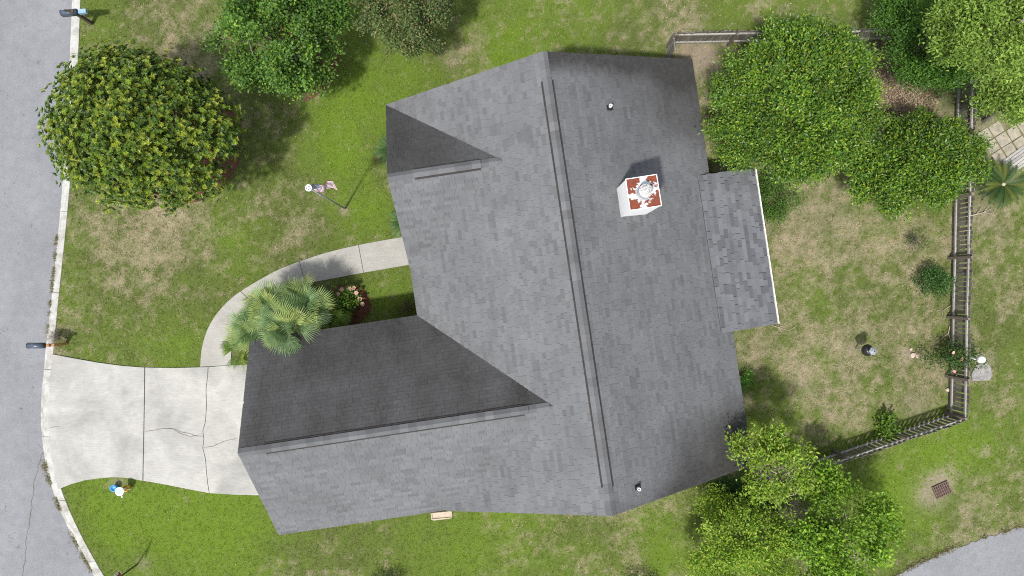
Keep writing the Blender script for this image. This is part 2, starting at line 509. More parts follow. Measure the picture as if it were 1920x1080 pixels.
# ------------------------------------------------------------------ where the turf is thin, lush or bare
DRY = [(240, 450, 120, .62), (330, 400, 90, .5), (300, 540, 70, .35), (290, 40, 90, .45), (350, 110, 80, .5), (600, 340, 60, .3), (545, 450, 70, .35), (510, 240, 40, .2),
       (865, 118, 55, .6), (890, 60, 60, .3), (1010, 55, 110, .3), (1180, 55, 110, .42), (1290, 30, 60, .35), (1480, 40, 100, .4), (1300, 120, 70, .7), (1450, 430, 100, .55),
       (1560, 480, 150, .5), (1710, 430, 110, .6), (1650, 600, 150, .42), (1500, 690, 110, .55), (1600, 700, 90, .45), (1720, 750, 70, .55), (1540, 770, 60, .5), (1880, 420, 60, .55),
       (1890, 560, 60, .5), (1880, 740, 50, .45), (1770, 910, 70, .5), (1100, 1000, 130, .5), (1190, 970, 70, .5), (980, 1030, 80, .35), (600, 1050, 90, .4), (1690, 1060, 60, .6),
       (1800, 1010, 110, .3), (1890, 960, 70, .45), (900, 985, 100, .3), (1330, 250, 50, .4), (1345, 290, 50, .5), (1690, 180, 110, .7), (1400, 560, 60, .2), (1395, 660, 60, .4), (1470, 600, 60, .3), (1640, 880, 60, .3)]
LUSH = [(660, 190, 110, .9), (640, 300, 70, .9), (690, 400, 70, 1.), (160, 250, 60, .6), (190, 60, 60, .5), (300, 970, 140, 1.), (200, 950, 80, 1.), (420, 1000, 120, .8), (880, 1060, 200, .9), (1230, 1000, 80, .9),
        (720, 545, 60, .9), (1000, 20, 150, .5), (960, 120, 90, .6), (780, 150, 60, .7), (300, 620, 60, .3), (360, 650, 60, .5), (450, 500, 60, .3), (440, 460, 50, .4), (1650, 900, 120, .8), (1850, 820, 120, .5), (1780, 850, 80, .6),
        (1560, 700, 70, .2), (1450, 780, 80, .6), (1700, 970, 90, .5), (1350, 30, 120, .3), (110, 480, 40, .3)]
SOIL = [(1330, 125, 38, .9), (1300, 95, 35, .7), (1690, 190, 90, .85), (1680, 105, 55, .95), (1745, 925, 34, .8), (1765, 900, 24, .7), (1722, 760, 34, .55), (1500, 730, 30, .3), (1420, 425, 40, .3), (1420, 345, 20, .5), (1560, 410, 60, .3), (1705, 665, 18, .6), (1850, 672, 16, .8),
        (645, 395, 8, .9), (222, 903, 22, .5), (268, 1058, 14, .6), (850, 110, 22, .4), (1850, 270, 60, .8), (1835, 395, 40, .6), (1600, 655, 20, .4)]
def gauss_map(x, y, lst):
    px = np.asarray(x) * FPX / CAM_H + NX; py = NY - np.asarray(y) * FPX / CAM_H
    v = np.zeros(px.shape)
    for cx, cy, r, a in lst:
        v = np.maximum(v, 0) + a * np.exp(-((px - cx) ** 2 + (py - cy) ** 2) / (2 * (r * 0.62) ** 2))
    return v, px, py
def turf(x, y):
    d, px, py = gauss_map(x, y, DRY)
    l, _, _ = gauss_map(x, y, LUSH)
    s, _, _ = gauss_map(x, y, SOIL)
    yard = np.clip((px - 1330) / 60, 0, 1) * np.clip((1800 - px) / 20, 0, 1)
    d = d * (1 - 0.45 * yard)
    base = 0.16 + 0.19 * (px > 1280) * (px < 1795) * (py < 900) * (py > 60) + 0.08 * (px >= 1795) + 0.05 * (px < 460)
    dryv = base + d * 0.46 - l * 0.22 + (fbm(x, y, 1.7, 5) - 0.5) * 0.6 + (fbm(x, y, 0.5, 9, 3) - 0.5) * 0.75 + (vnoise(x, y, 0.19, 13) - 0.5) * 0.5 + (vnoise(x, y, 0.11, 14) - 0.5) * 0.22
    lushv = 0.22 + l * 0.75 - d * 0.25 + (fbm(x, y, 3.0, 31) - 0.5) * 0.9 + (fbm(x, y, 0.5, 37, 3) - 0.5) * 0.6
    soilv = s * 1.15 + (fbm(x, y, 0.7, 41) - 0.5) * 0.9 * np.minimum(1, s * 2)
    return np.clip(dryv, 0, 1), np.clip(lushv, 0, 1), np.clip(soilv, 0, 1)

# ------------------------------------------------------------------ the ground
gx = np.concatenate([[-2500, -600, -150, -60, -35], np.arange(-24, 24.01, 0.11), [35, 60, 150, 600, 2500]])
gy = np.concatenate([[-2500, -600, -150, -60, -30], np.arange(-13.5, 14.0, 0.11), [30, 60, 150, 600, 2500]])
X, Y = np.meshgrid(gx, gy)
Z = (fbm(X, Y, 0.9, 77, 3) - 0.5) * 0.03 - 0.016
mid_edge = [((a[0] + b[0]) / 2, (a[1] + b[1]) / 2) for a, b in zip(ROAD_EDGE, KERB_IN)]
road_cut = poly([(-3000, -250)] + mid_edge + [(300, 3000), (-3000, 3000)])
road_cut[0] = (-3000, 600); road_cut[1] = (W2(142, 0)[0], 600); road_cut[-2] = (W2(320, 0)[0], -3000); road_cut[-1] = (-3000, -3000)
Z[in_poly(X, Y, road_cut)] = -0.34
gd, gl, gs = turf(X, Y)
far = (np.abs(X) > 24) | (Y > 13.95) | (Y < -13.55)      # beyond the mapped lawns: plain mown turf
gd[far] = 0.28; gl[far] = 0.35; gs[far] = 0.0
nx_, ny_ = len(gx), len(gy)
idx = np.arange(nx_ * ny_).reshape(ny_, nx_)
quads = np.stack([idx[:-1, :-1], idx[:-1, 1:], idx[1:, 1:], idx[1:, :-1]], -1).reshape(-1, 4)
gm = np_mesh('lawn', np.stack([X, Y, Z], -1).reshape(-1, 3), quads=quads, attrs={'dry': gd.ravel(), 'lush': gl.ravel(), 'soil': gs.ravel()}, smooth=True)
lawn = tag(obj('lawn', gm, M['lawn']), kind='structure')

def sheet(name, pts, z0, z1, mat, parent=None, kind=None):
    bm = bmesh.new()
    add_prism(bm, pts, z0, z1)
    bmesh.ops.triangulate(bm, faces=[f for f in bm.faces if len(f.verts) > 4])
    return obj(name, bm_mesh(name, bm), mat, parent, kind=kind)

def big_road():
    pts = [(-2400, 500), (W2(140, 0)[0], 500)] + [W2(x + 4, y) for x, y in ROAD_EDGE] + [(W2(400, 0)[0], -500), (-2400, -500)]
    return sheet('road', pts, -0.30, -0.10, M['asphalt'], kind='structure')
road = big_road()
road2 = sheet('side_road', [(x, y) for x, y in ROAD2_POLY], -0.2, 0.012, M['asphalt'], kind='structure')

def ribbon(bm, pts, w, z, jit=0.0, seed=1):
    """thin irregular strip along a photo polyline, lying 4 mm proud"""
    r = random.Random(seed)
    P = []
    pts = [Vector((*W2(x, y), 0)) for x, y in pts]
    for p, q in zip(pts, pts[1:]):
        n = max(2, int((q - p).length / 0.14))
        for i in range(n):
            P.append(p.lerp(q, i / n))
    P.append(pts[-1])
    L, R = [], []
    for i, p in enumerate(P):
        d = P[min(i + 1, len(P) - 1)] - P[max(i - 1, 0)]
        s = Vector((-d.y, d.x, 0)).normalized()
        o = p + s * r.uniform(-jit, jit)
        ww = w * r.uniform(0.5, 1.3)
        if i in (0, len(P) - 1): ww *= 0.4
        L.append(bm.verts.new((*(o + s * ww / 2).xy, z))); R.append(bm.verts.new((*(o - s * ww / 2).xy, z)))
    for i in range(len(P) - 1):
        bm.faces.new((R[i], R[i + 1], L[i + 1], L[i]))

bm = bmesh.new()
ribbon(bm, [(74, 855), (62, 900), (55, 960), (47, 1010), (40, 1085)], 0.03, -0.096, 0.03, 5)
obj('crack', bm_mesh('crack', bm), M['crack'], road)

# kerb, cast in lengths
def at_y(line, y):
    for (x0, y0), (x1, y1) in zip(line, line[1:]):
        if y0 <= y <= y1: return x0 + (x1 - x0) * (y - y0) / (y1 - y0)
    return line[-1][0]
kerb = empty('kerb', (0, 0, 0)); kerb['kind'] = 'structure'
# arc-length stations along the two edges
def station(line, n=400):
    P = [Vector((x, y)) for x, y in line]
    L = [0]
    for a, b in zip(P, P[1:]): L.append(L[-1] + (b - a).length)
    def at(s):
        s = max(0, min(L[-1], s))
        for i in range(len(P) - 1):
            if s <= L[i + 1]: return P[i].lerp(P[i + 1], (s - L[i]) / (L[i + 1] - L[i]))
        return P[-1]
    return at, L
def smooth_line(pts, it=2):
    for _ in range(it):
        q = [pts[0]]
        for a, b in zip(pts, pts[1:]):
            q.append((a[0] * .75 + b[0] * .25, a[1] * .75 + b[1] * .25)); q.append((a[0] * .25 + b[0] * .75, a[1] * .25 + b[1] * .75))
        q.append(pts[-1]); pts = q
    return pts
RE = smooth_line(ROAD_EDGE, 2); KI = smooth_line(KERB_IN, 2)
ar, Lr = station(RE); ak, Lk = station(KI)
def frac_at_y(line, L, y):
    for i in range(len(line) - 1):
        if line[i][1] <= y <= line[i + 1][1]:
            t = (y - line[i][1]) / (line[i + 1][1] - line[i][1]); return (L[i] + t * (L[i + 1] - L[i])) / L[-1]
    return 1.0
joints = [-200, -50, 100, 247, 397, 548, 693, 819, 938, 1052, 1150]
kr = random.Random(5)
for j0, j1 in zip(joints, joints[1:]):
    f0, f1 = frac_at_y(RE, Lr, j0), frac_at_y(RE, Lr, j1)
    g0, g1 = frac_at_y(KI, Lk, j0), frac_at_y(KI, Lk, j1)
    n = 9
    bm = bmesh.new()
    secs = []
    for i in range(n + 1):
        t = i / n
        t = 0.0035 + t * 0.993
        p = ar((f0 + (f1 - f0) * t) * Lr[-1]); q = ak((g0 + (g1 - g0) * t) * Lk[-1])
        a = Vector((*W2(p.x, p.y), 0)); b = Vector((*W2(q.x, q.y), 0))
        e = kr.uniform(-0.012, 0.012)
        d = (b - a)
        prof = [(a, -0.3), (a + d * (0.02 + e), -0.092), (a + d * 0.2, -0.07), (a + d * 0.42, -0.005), (a + d * 0.6, 0.012), (a + d * (0.97), 0.014), (b, 0.006), (b, -0.3)]
        secs.append([bm.verts.new((v.x, v.y, z)) for v, z in prof])
    for s0, s1 in zip(secs, secs[1:]):
        for k in range(len(s0)):
            l = (k + 1) % len(s0)
            bm.faces.new((s0[k], s0[l], s1[l], s1[k]))
    bm.faces.new(secs[0]); bm.faces.new(secs[-1][::-1])
    obj('kerb_stone', bm_mesh('kerb_stone', bm), M['kerb'], kerb)

# driveway slabs; the third joint is a wandering crack
drive = empty('driveway'); drive['kind'] = 'structure'
J1 = [(272.5, 689), (272, 740), (271, 800), (270, 850), (269, 901)]
CR = [(391, 688), (390, 705), (387, 730), (388, 760), (386, 790), (381, 808), (383, 822), (381, 840), (386, 860), (388, 885), (390, 905), (393, 924)]
def off(line, dx): return [(x + dx, y) for x, y in line]
slab1 = [p for p in DRIVE_TOP if p[0] < 272] + off(J1, -1.0) + [p for p in DRIVE_BOT if p[0] < 269][::-1] + DRIVE_L[::-1]
slab2 = off(J1, 0.6)[:1] + [p for p in DRIVE_TOP if 275 < p[0] < 388] + off(CR, -0.6) + [p for p in DRIVE_BOT if 270 < p[0] < 390][::-1] + off(J1, 0.6)[::-1][:-1]
slab3 = off(CR, 0.6)[:1] + [p for p in DRIVE_TOP if p[0] > 394] + [p for p in DRIVE_BOT if p[0] > 394][::-1] + off(CR, 0.6)[::-1][:-1]
slabs = []
for s, zz in ((slab1, 0.040), (slab2, 0.034), (slab3, 0.037)):
    slabs.append(sheet('slab', poly(s), -0.12, zz, M['drive'], drive))
sheet('joint_bed', [Vector(p) for p in poly([(110, 700), (560, 700), (560, 915), (400, 912), (270, 888), (120, 880)])], -0.2, 0.008, M['crack'], drive)
for par, z, lines in ((slabs[1], 0.038, [([(273, 808), (292, 806), (310, 803), (325, 804), (340, 809), (358, 813), (367, 817), (384, 818)], 0.026), ([(328, 806), (342, 814), (357, 818), (372, 817)], 0.018)]),
                      (slabs[2], 0.041, [([(382, 838), (400, 836), (412, 831), (425, 826), (446, 821)], 0.022)]),
                      (slabs[0], 0.044, [([(95, 803), (104, 800), (114, 799)], 0.02)])):
    for ln, wd in lines:
        bm = bmesh.new(); ribbon(bm, ln, wd, z, 0.018, int(ln[0][0]))
        obj('crack', bm_mesh('crack', bm), M['crack'], par)

# walkway slabs
walk = empty('walkway'); walk['kind'] = 'structure'
wo = smooth_line(WALK_OUT, 2); wi = smooth_line(WALK_IN, 2)
aw, Lw = station(wo); av, Lv = station(wi)
def fr(at, L, x, y):
    best = min(range(1001), key=lambda i: (at(L[-1] * i / 1000) - Vector((x, y))).length)
    return best / 1000
WJ = [(0.0, 0.0)] + [(fr(aw, Lw, *a), fr(av, Lv, *b)) for a, b in (((451, 545), (482, 574)), ((562, 490), (573, 532)), ((672, 459), (682, 511)), )] + [(1.0, 1.0)]
for (f0, g0), (f1, g1) in zip(WJ, WJ[1:]):
    o1 = [aw((f0 + (f1 - f0) * (0.004 + 0.992 * t / 12)) * Lw[-1]) for t in range(13)]
    i1 = [av((g0 + (g1 - g0) * (0.004 + 0.992 * t / 12)) * Lv[-1]) for t in range(13)]
    sheet('slab', poly([(p.x, p.y) for p in o1] + [(p.x, p.y) for p in i1[::-1]]), -0.12, 0.03 + kr.uniform(-0.004, 0.004), M['walk'], walk)

# mulch beds, heaped slightly, with loose straw on top
def bed(name, c, rx, ry, seed):
    r = random.Random(seed)
    cx, cy = W2(*c)
    k = CAM_H / FPX
    bm = bmesh.new()
    n = 40; rings = 5
    ph = [r.uniform(0, 6.28) for _ in range(4)]
    prev = None
    top = bm.verts.new((cx, cy, 0.07))
    for j in range(1, rings + 1):
        ring = []
        for i in range(n):
            t = 2 * math.pi * i / n
            w = 1 + 0.06 * math.sin(3 * t + ph[0]) + 0.04 * math.sin(7 * t + ph[1]) + r.uniform(-.025, .025)
            f = j / rings
            ring.append(bm.verts.new((cx + rx * k * w * f * math.cos(t), cy + ry * k * w * f * math.sin(t), 0.07 * (1 - f ** 3) - (0.03 if j == rings else 0) + r.uniform(0, .015))))
        for i in range(n):
            if prev is None: bm.faces.new((top, ring[i], ring[(i + 1) % n]))
            else: bm.faces.new((prev[i], ring[i], ring[(i + 1) % n], prev[(i + 1) % n]))
        prev = ring
    o = obj(name, bm_mesh(name, bm, True), M['mulch'])
    o['kind'] = 'structure'
    return o
for i, (c, rx, ry) in enumerate(BEDS):
    bed('mulch_bed', c, rx, ry, i + 1)

# ------------------------------------------------------------------ foliage tools
def leaf_arrays(Pb, D, Nn, L, Wd, fold=0.25, curl=0.0, at=0.42):
    """diamond leaves: base Pb, direction D, upward-ish Nn (all (n,3)); L, Wd (n,)"""
    D = D / (np.linalg.norm(D, axis=1, keepdims=True) + 1e-9)
    Sd = np.cross(D, Nn); Sd /= (np.linalg.norm(Sd, axis=1, keepdims=True) + 1e-9)
    Up = np.cross(Sd, D)
    L = L[:, None]; Wd = Wd[:, None]
    tip = Pb + D * L - Up * L * curl
    l = Pb + D * L * at + Sd * Wd * 0.5 + Up * Wd * fold
    r = Pb + D * L * at - Sd * Wd * 0.5 + Up * Wd * fold
    v = np.stack([Pb, l, tip, r], 1).reshape(-1, 3)
    n = len(Pb)
    b = np.arange(n)[:, None] * 4
    t = np.concatenate([b + np.array([[0, 2, 1]]), b + np.array([[0, 3, 2]])], 1).reshape(-1, 3)
    return v, t

def rand_dirs(n, g, zmin=-1.0):
    z = g.uniform(zmin, 1, n); t = g.uniform(0, 2 * np.pi, n); r = np.sqrt(1 - z * z)
    return np.stack([r * np.cos(t), r * np.sin(t), z], 1)

def crown_points(c, rad, n, g, zmin=-0.35, shell=0.62, lump=0.22, spikes=0.08, bough=0, hrv=0.13, tight=0.60):
    d = rand_dirs(n, g, zmin)
    if bough and n > 20:                           # clumps gathered on boughs, with gaps between them
        nb = max(6, int(n / bough))
        hub = rand_dirs(nb * 6, g, zmin)
        keep = [hub[0]]
        for q in hub[1:]:
            if len(keep) < nb and max(float(q @ p) for p in keep) < math.cos(1.35 / math.sqrt(nb)): keep.append(q)
        hub = np.array(keep); hr = g.uniform(0.97 - hrv, 0.97 + hrv, len(hub))
        ii = g.integers(0, len(hub), n)
        off_ = g.normal(0, 1, (n, 3)) * tight / math.sqrt(len(hub))
        d = hub[ii] + off_
        d /= np.linalg.norm(d, axis=1, keepdims=True)
        ang_ = np.sum(d * hub[ii], 1)
        boost = hr[ii] * (0.80 + 0.20 * np.clip((ang_ - math.cos(1.3 / math.sqrt(len(hub)))) / (1 - math.cos(1.3 / math.sqrt(len(hub)))), -0.4, 1))
    else:
        boost = np.ones(n)
    K = rand_dirs(9, g, -0.5); A = g.uniform(-1, 1, 9)
    w = 1 + lump * np.sum(A[None] * np.exp(-(1 - d @ K.T) * 5), 1)
    r = (shell + (1 - shell) * g.uniform(0, 1, n) ** 0.6) * w * boost
    sp = g.uniform(0, 1, n) < spikes
    r[sp] *= g.uniform(1.04, 1.16, sp.sum())
    return np.asarray(c)[None] + d * np.asarray(rad)[None] * r[:, None], d

def foliage(clumps, outd, g, per, spread, L, Wd, tints, jitter=0.25, up=0.5, outw=0.6, rosette=0, clump_var=0.3, flat=0.7, fold=0.2, curl=0.1, light=None):
    """leaves about every clump; tints = list of colours, one picked per leaf"""
    nC = len(clumps)
    tints = np.asarray(tints)
    if rosette:
        nr = max(1, per // rosette)
        cen = np.repeat(clumps, nr, 0) + g.normal(0, 1, (nC * nr, 3)) * np.array([1, 1, flat]) * spread
        od = np.repeat(outd, nr, 0)
        ax = od * outw + np.array([0, 0, up]) + g.normal(0, 0.25, (nC * nr, 3))
        ax /= np.linalg.norm(ax, axis=1, keepdims=True)
        rc = tints[g.integers(0, len(tints), nC * nr)] * (1 + g.uniform(-jitter, jitter, (nC * nr, 1)))
        P = np.repeat(cen, rosette, 0); A = np.repeat(ax, rosette, 0); C = np.repeat(rc, rosette, 0)
        n = len(P)
        s = np.cross(A, np.array([0.31, 0.77, 0.2])); s /= np.linalg.norm(s, axis=1, keepdims=True)
        t = np.cross(A, s)
        th = np.tile(np.arange(rosette) * 2.4, nC * nr) + np.repeat(g.uniform(0, 6.28, nC * nr), rosette)
        tilt = g.uniform(0.15, 0.8, n)[:, None]
        D = (s * np.cos(th)[:, None] + t * np.sin(th)[:, None]) + A * tilt
        Nn = A + g.normal(0, 0.25, (n, 3))
    else:
        n = nC * per
        P = np.repeat(clumps, per, 0) + g.normal(0, 1, (n, 3)) * np.array([1, 1, flat]) * spread
        od = np.repeat(outd, per, 0)
        D = od * outw + g.normal(0, 0.75, (n, 3)) + np.array([0, 0, up * 0.3])
        Nn = np.array([0, 0, 1.0]) * up + od * 0.4 + g.normal(0, 0.45, (n, 3))
        cc = (1 + g.uniform(-clump_var, clump_var, (nC, 1)))
        C = tints[g.integers(0, len(tints), n)] * np.repeat(cc, per, 0)
    C = C * (1 + g.uniform(-0.18, 0.18, (n, 1)))
    Ls = L * g.uniform(0.65, 1.2, n); Ws = Wd * g.uniform(0.75, 1.2, n)
    v, t = leaf_arrays(P, D, Nn, Ls, Ws, fold, curl)
    return v, t, np.repeat(C, 4, 0)

def merge(parts):
    vs, ts, cs = [], [], []
    o = 0
    for v, t, c in parts:
        vs.append(v); ts.append(t + o); cs.append(c); o += len(v)
    return np.concatenate(vs), np.concatenate(ts), np.concatenate(cs)

def limb_path(p0, p1, r, sag=0.12):
    p0 = Vector(p0); p1 = Vector(p1)
    d = p1 - p0
    L = d.length
    return [p0, p0.lerp(p1, 0.35) + Vector((r.uniform(-1, 1), r.uniform(-1, 1), 0.6)) * L * sag, p0.lerp(p1, 0.7) + Vector((r.uniform(-1, 1), r.uniform(-1, 1), 0.5)) * L * sag, p1]

def trunk_mesh(base, crown_c, clumps, seed, r0=0.16, fork=0.35, n_limbs=14, lean=None, twigs=0):
    r = random.Random(seed)
    bm = bmesh.new()
    base = Vector(base); cc = Vector(crown_c)
    f = base.lerp(cc, fork)
    f.x = base.x + (cc.x - base.x) * fork * 0.8; f.y = base.y + (cc.y - base.y) * fork * 0.8
    top = Vector((cc.x, cc.y, cc.z + 0.2 * (cc.z - base.z)))
    add_tube(bm, [base - Vector((0, 0, 0.15)), base + Vector((0, 0, 0.15)), f, cc, top], [r0 * 1.5, r0 * 1.15, r0 * 0.9, r0 * 0.5, r0 * 0.2], 9)
    ids = list(range(len(clumps))); r.shuffle(ids)
    for i in ids[:n_limbs]:
        t = r.uniform(0.0, 0.9)
        s = f.lerp(cc, t)
        e = Vector(clumps[i])
        ra = r0 * (0.5 - 0.25 * t)
        pth = limb_path(s, e, r)
        add_tube(bm, pth, [ra, ra * 0.7, ra * 0.42, ra * 0.12], 6)
        for _ in range(2):
            q = Vector(clumps[r.choice(ids)])
            if (q - pth[2]).length < 2.2:
                add_tube(bm, limb_path(pth[2], q, r), [ra * 0.4, ra * 0.3, ra * 0.2, ra * 0.07], 5)
    return bm_mesh('trunk', bm, True)

def tree(name, label, cat, base_px, crown_px, hc, rad, n_cl, seed, tints, per=40, spread=0.3, L=0.12, Wd=0.06, leaf='leaf', group=None, bark='bark', r0=0.16, rosette=0, zmin=-0.35, shell=0.6, lump=0.22, extra=None, n_limbs=14, fork=0.35, inner=0.15, bough=7, hrv=0.13, spk=0.08, **kw):
    g = np.random.default_rng(seed)
    cc = W(*crown_px, hc)
    bp = W(*base_px, 0)
    root = empty(name, bp, 0, label, cat, group)
    c0 = np.array(cc - bp)
    rad = tuple(q * 1.09 for q in rad)
    cl, od = crown_points(c0, rad, n_cl, g, zmin, shell, lump, spk, bough=bough, hrv=hrv)
    parts = [foliage(cl, od, g, per, spread, L, Wd, tints, rosette=rosette, **kw)]
    ni = int(n_cl * inner)
    if ni:
        ci, oi = crown_points(c0, np.asarray(rad) * 0.66, ni, g, -0.5, 0.3, 0.1, 0)
        parts.append(foliage(ci, oi, g, per, spread * 1.2, L, Wd, tints, rosette=rosette, **kw))
    for e in (extra or []):                       # extra lobes: (px, py, h, radii, n, tints)
        ce = np.array(W(e[0], e[1], e[2]) - bp)
        c2, o2 = crown_points(ce, e[3], e[4], g, -0.4, 0.35, 0.2)
        parts.append(foliage(c2, o2, g, per, spread, L, Wd, e[5] if len(e) > 5 else tints, rosette=rosette, **kw))
        cl = np.concatenate([cl, c2])
    v, t, c = merge(parts)
    obj('trunk', trunk_mesh((0, 0, 0), c0, cl, seed, r0, fork, n_limbs), M[bark], root)
    cr = obj('crown', np_mesh('crown', v, tris=t, attrs={'tint': np.clip(c, 0.002, 0.9)}), M[leaf], root)
    cr['kind'] = 'stuff'
    return root, cl, od

# ------------------------------------------------------------------ the house
house = empty('house', AB(7.6, 5.75, 0), 0, 'single storey house with grey shingle gable roofs and white brick chimney'.replace('brick ', ''), 'house')
HM = Matrix.Translation(house.location)
HI = HM.inverted()
def hobj(name, bm, mat, parent=None, smooth=False):
    bm.transform(HI)
    return obj(name, bm_mesh(name, bm, smooth), mat, parent or house)

ML = 15.25; MB = 11.5; RIDGE = 5.75; MS = 3.2 / 5.75
GA0, GA1 = 7.92, 15.22; GM = (GA0 + GA1) / 2; GS = 2.45 / ((GA1 - GA0) / 2); GB0 = -6.3
SA1 = 6.2; SM = SA1 / 2; SS = 2.2 / SM
def h_main(b): return HE + MS * b
def h_gar(a): return HE + GS * ((GA1 - GA0) / 2 - abs(a - GM))
def h_sml(a): return HE + SS * (SM - abs(a - SM))
PB0, PB1 = 10.85, 13.27
PH0, PH1 = HE + MS * (MB - 11.05) + 0.045, 2.42
PS = (PH0 - PH1) / (PB1 - 11.05)
def h_porch(b): return PH1 + PS * (PB1 - b)

# decks (felted boarding under the shingles)
def deck(name, c4, th=0.10):
    bm = bmesh.new()
    up = (c4[1] - c4[0]).cross(c4[3] - c4[0]).normalized()
    if up.z < 0: up = -up
    t = [p - up * 0.012 for p in c4]; b = [p - up * th for p in c4]
    add_hexa(bm, t + b)
    return bm
bmr = bmesh.new()
def add_deck(c4, th=0.10):
    up = (c4[1] - c4[0]).cross(c4[3] - c4[0]).normalized()
    if up.z < 0: up = -up
    add_hexa(bmr, [p - up * 0.012 for p in c4] + [p - up * th for p in c4])
add_deck([AB(0, 0, HE), AB(ML, 0, HE), AB(ML, RIDGE, HE + 3.2), AB(0, RIDGE, HE + 3.2)])
add_deck([AB(0, MB, HE), AB(ML, MB, HE), AB(ML, RIDGE, HE + 3.2), AB(0, RIDGE, HE + 3.2)])
GR = HE + 2.45
add_deck([AB(GA0, GB0, HE), AB(GA0, 0.3, HE), AB(GM, 4.5, GR), AB(GM, GB0, GR)])
add_deck([AB(GA1, GB0, HE), AB(GA1, 0.0, HE), AB(GM, 4.5, GR), AB(GM, GB0, GR)])
SR = HE + 2.2
add_deck([AB(0.01, 0.002, HE), AB(0.01, 0.0, HE), AB(SM, 3.95, SR), AB(SM, 0.002, SR)])
add_deck([AB(SA1, 0.002, HE), AB(SA1, 0.1, HE), AB(SM, 3.95, SR), AB(SM, 0.002, SR)])
roof = hobj('roof', bmr, M['deck'])

class Shingles:
    def __init__(self):
        self.v = []; self.q = []; self.sh = []; self.al = []
    def add(self, p4, up, th0, th1, shade, algae_shadow):
        n = len(self.v)
        b0, b1, t1, t0 = p4                        # lower-left, lower-right, upper-right, upper-left
        self.v += [b0 + up * th0, b1 + up * th0, t1 + up * th1, t0 + up * th1, b0, b1, t1, t0]
        self.q += [(n, n + 1, n + 2, n + 3), (n + 4, n + 5, n + 1, n), (n + 5, n + 6, n + 2, n + 1), (n + 7, n + 4, n, n + 3)]
        self.sh += [shade] * 8
        self.al += list(algae_shadow) * 2 if hasattr(algae_shadow, '__len__') else [algae_shadow] * 8
    def mesh(self, name):
        v = np.array([tuple(HI @ p) for p in self.v])
        return np_mesh(name, v, quads=np.array(self.q), attrs={'shade': np.array(self.sh), 'algae_shadow': np.array(self.al)})

SHR = random.Random(21)
EXPO = 0.145
def pick_shade(r):
    x = r.random()
    if x < 0.08: return r.uniform(0.28, 0.40)
    if x < 0.22: return r.uniform(0.42, 0.56)
    return r.uniform(0.60, 0.84)
def lay(o, ud, vd, ulen, vlen, hidden, algae_shadow_fn, sink, wmin=0.17, wmax=0.40, r=SHR, shade=pick_shade, expo=EXPO):
    """courses of shingle tabs from the eave up; o eave corner, ud along the eave, vd up the slope"""
    up = ud.cross(vd).normalized()
    if up.z < 0: up = -up
    v0 = -0.015; row = 0
    while v0 < vlen - 0.02:
        v1 = min(v0 + expo + 0.03, vlen)
        u0 = -0.015 - r.uniform(0, 0.2)
        rj = r.uniform(-0.09, 0.07)
        while u0 < ulen + 0.01:
            w = r.uniform(wmin, wmax)
            ua = max(u0, -0.015); ub = min(u0 + w - 0.006, ulen + 0.015)
            u0 += w
            if ub - ua < 0.03: continue
            p = [o + ud * ua + vd * v0, o + ud * ub + vd * v0, o + ud * ub + vd * v1, o + ud * ua + vd * v1]
            if hidden and hidden(ua, ub, v0, v1): continue
            th = r.choice((0.007, 0.008, 0.009, 0.012))
            al = algae_shadow_fn(ua, v0), algae_shadow_fn(ub, v0), algae_shadow_fn(ub, v1), algae_shadow_fn(ua, v1)
            sink(p, up, th, 0.001, max(0.0, shade(r) + rj), al)
        v0 += expo; row += 1

ST = Shingles()
cosm = 1 / math.sqrt(1 + MS * MS)
vf = (FN * 1 + Vector((0, 0, MS))).normalized()
vb = (-FN + Vector((0, 0, MS))).normalized()
def tone_noise(a, b, sc, seed): return float(fbm(np.array([a]), np.array([b]), sc, seed, 3)[0])
# main front slope (u along a, v up towards the ridge)
def hid_front(ua, ub, v0, v1):
    for a in (ua, ub):
        for v in (v0, v1):
            b = v * cosm; z = h_main(b)
            in_g = GA0 < a < GA1 and h_gar(a) > z + 0.04
            in_s = 0 < a < SA1 and h_sml(a) > z + 0.04
            if not (in_g or in_s): return False
    return True
SL = RIDGE / cosm
lay(AB(0, 0, HE), FT, vf, ML, SL, hid_front, lambda u, v: 0.14 * max(0, tone_noise(u, v, 2.5, 3) - 0.45) * 2 + 0.35 * max(0, 1 - v / 0.25) * 0.5, ST.add)
# main rear slope
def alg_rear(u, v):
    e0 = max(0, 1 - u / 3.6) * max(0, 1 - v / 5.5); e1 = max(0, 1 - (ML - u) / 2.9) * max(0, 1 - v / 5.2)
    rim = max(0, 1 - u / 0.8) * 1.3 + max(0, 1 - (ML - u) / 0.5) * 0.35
    return min(1.0, (e0 * 2.1 + e1 * 3.2) * (0.35 + 0.95 * tone_noise(u, v, 1.6, 8)) + rim * (0.5 + tone_noise(u * 2, v, 1.1, 12)) * 0.9 + 0.22 * max(0, tone_noise(u, v * 0.5, 1.8, 19) - 0.4))
def hid_rear(ua, ub, v0, v1):
    return ua > 4.36 and ub < 10.18 and v1 * cosm < MB - 11.1
lay(AB(0, MB, HE), FT, vb, ML, SL, hid_rear, alg_rear, ST.add)
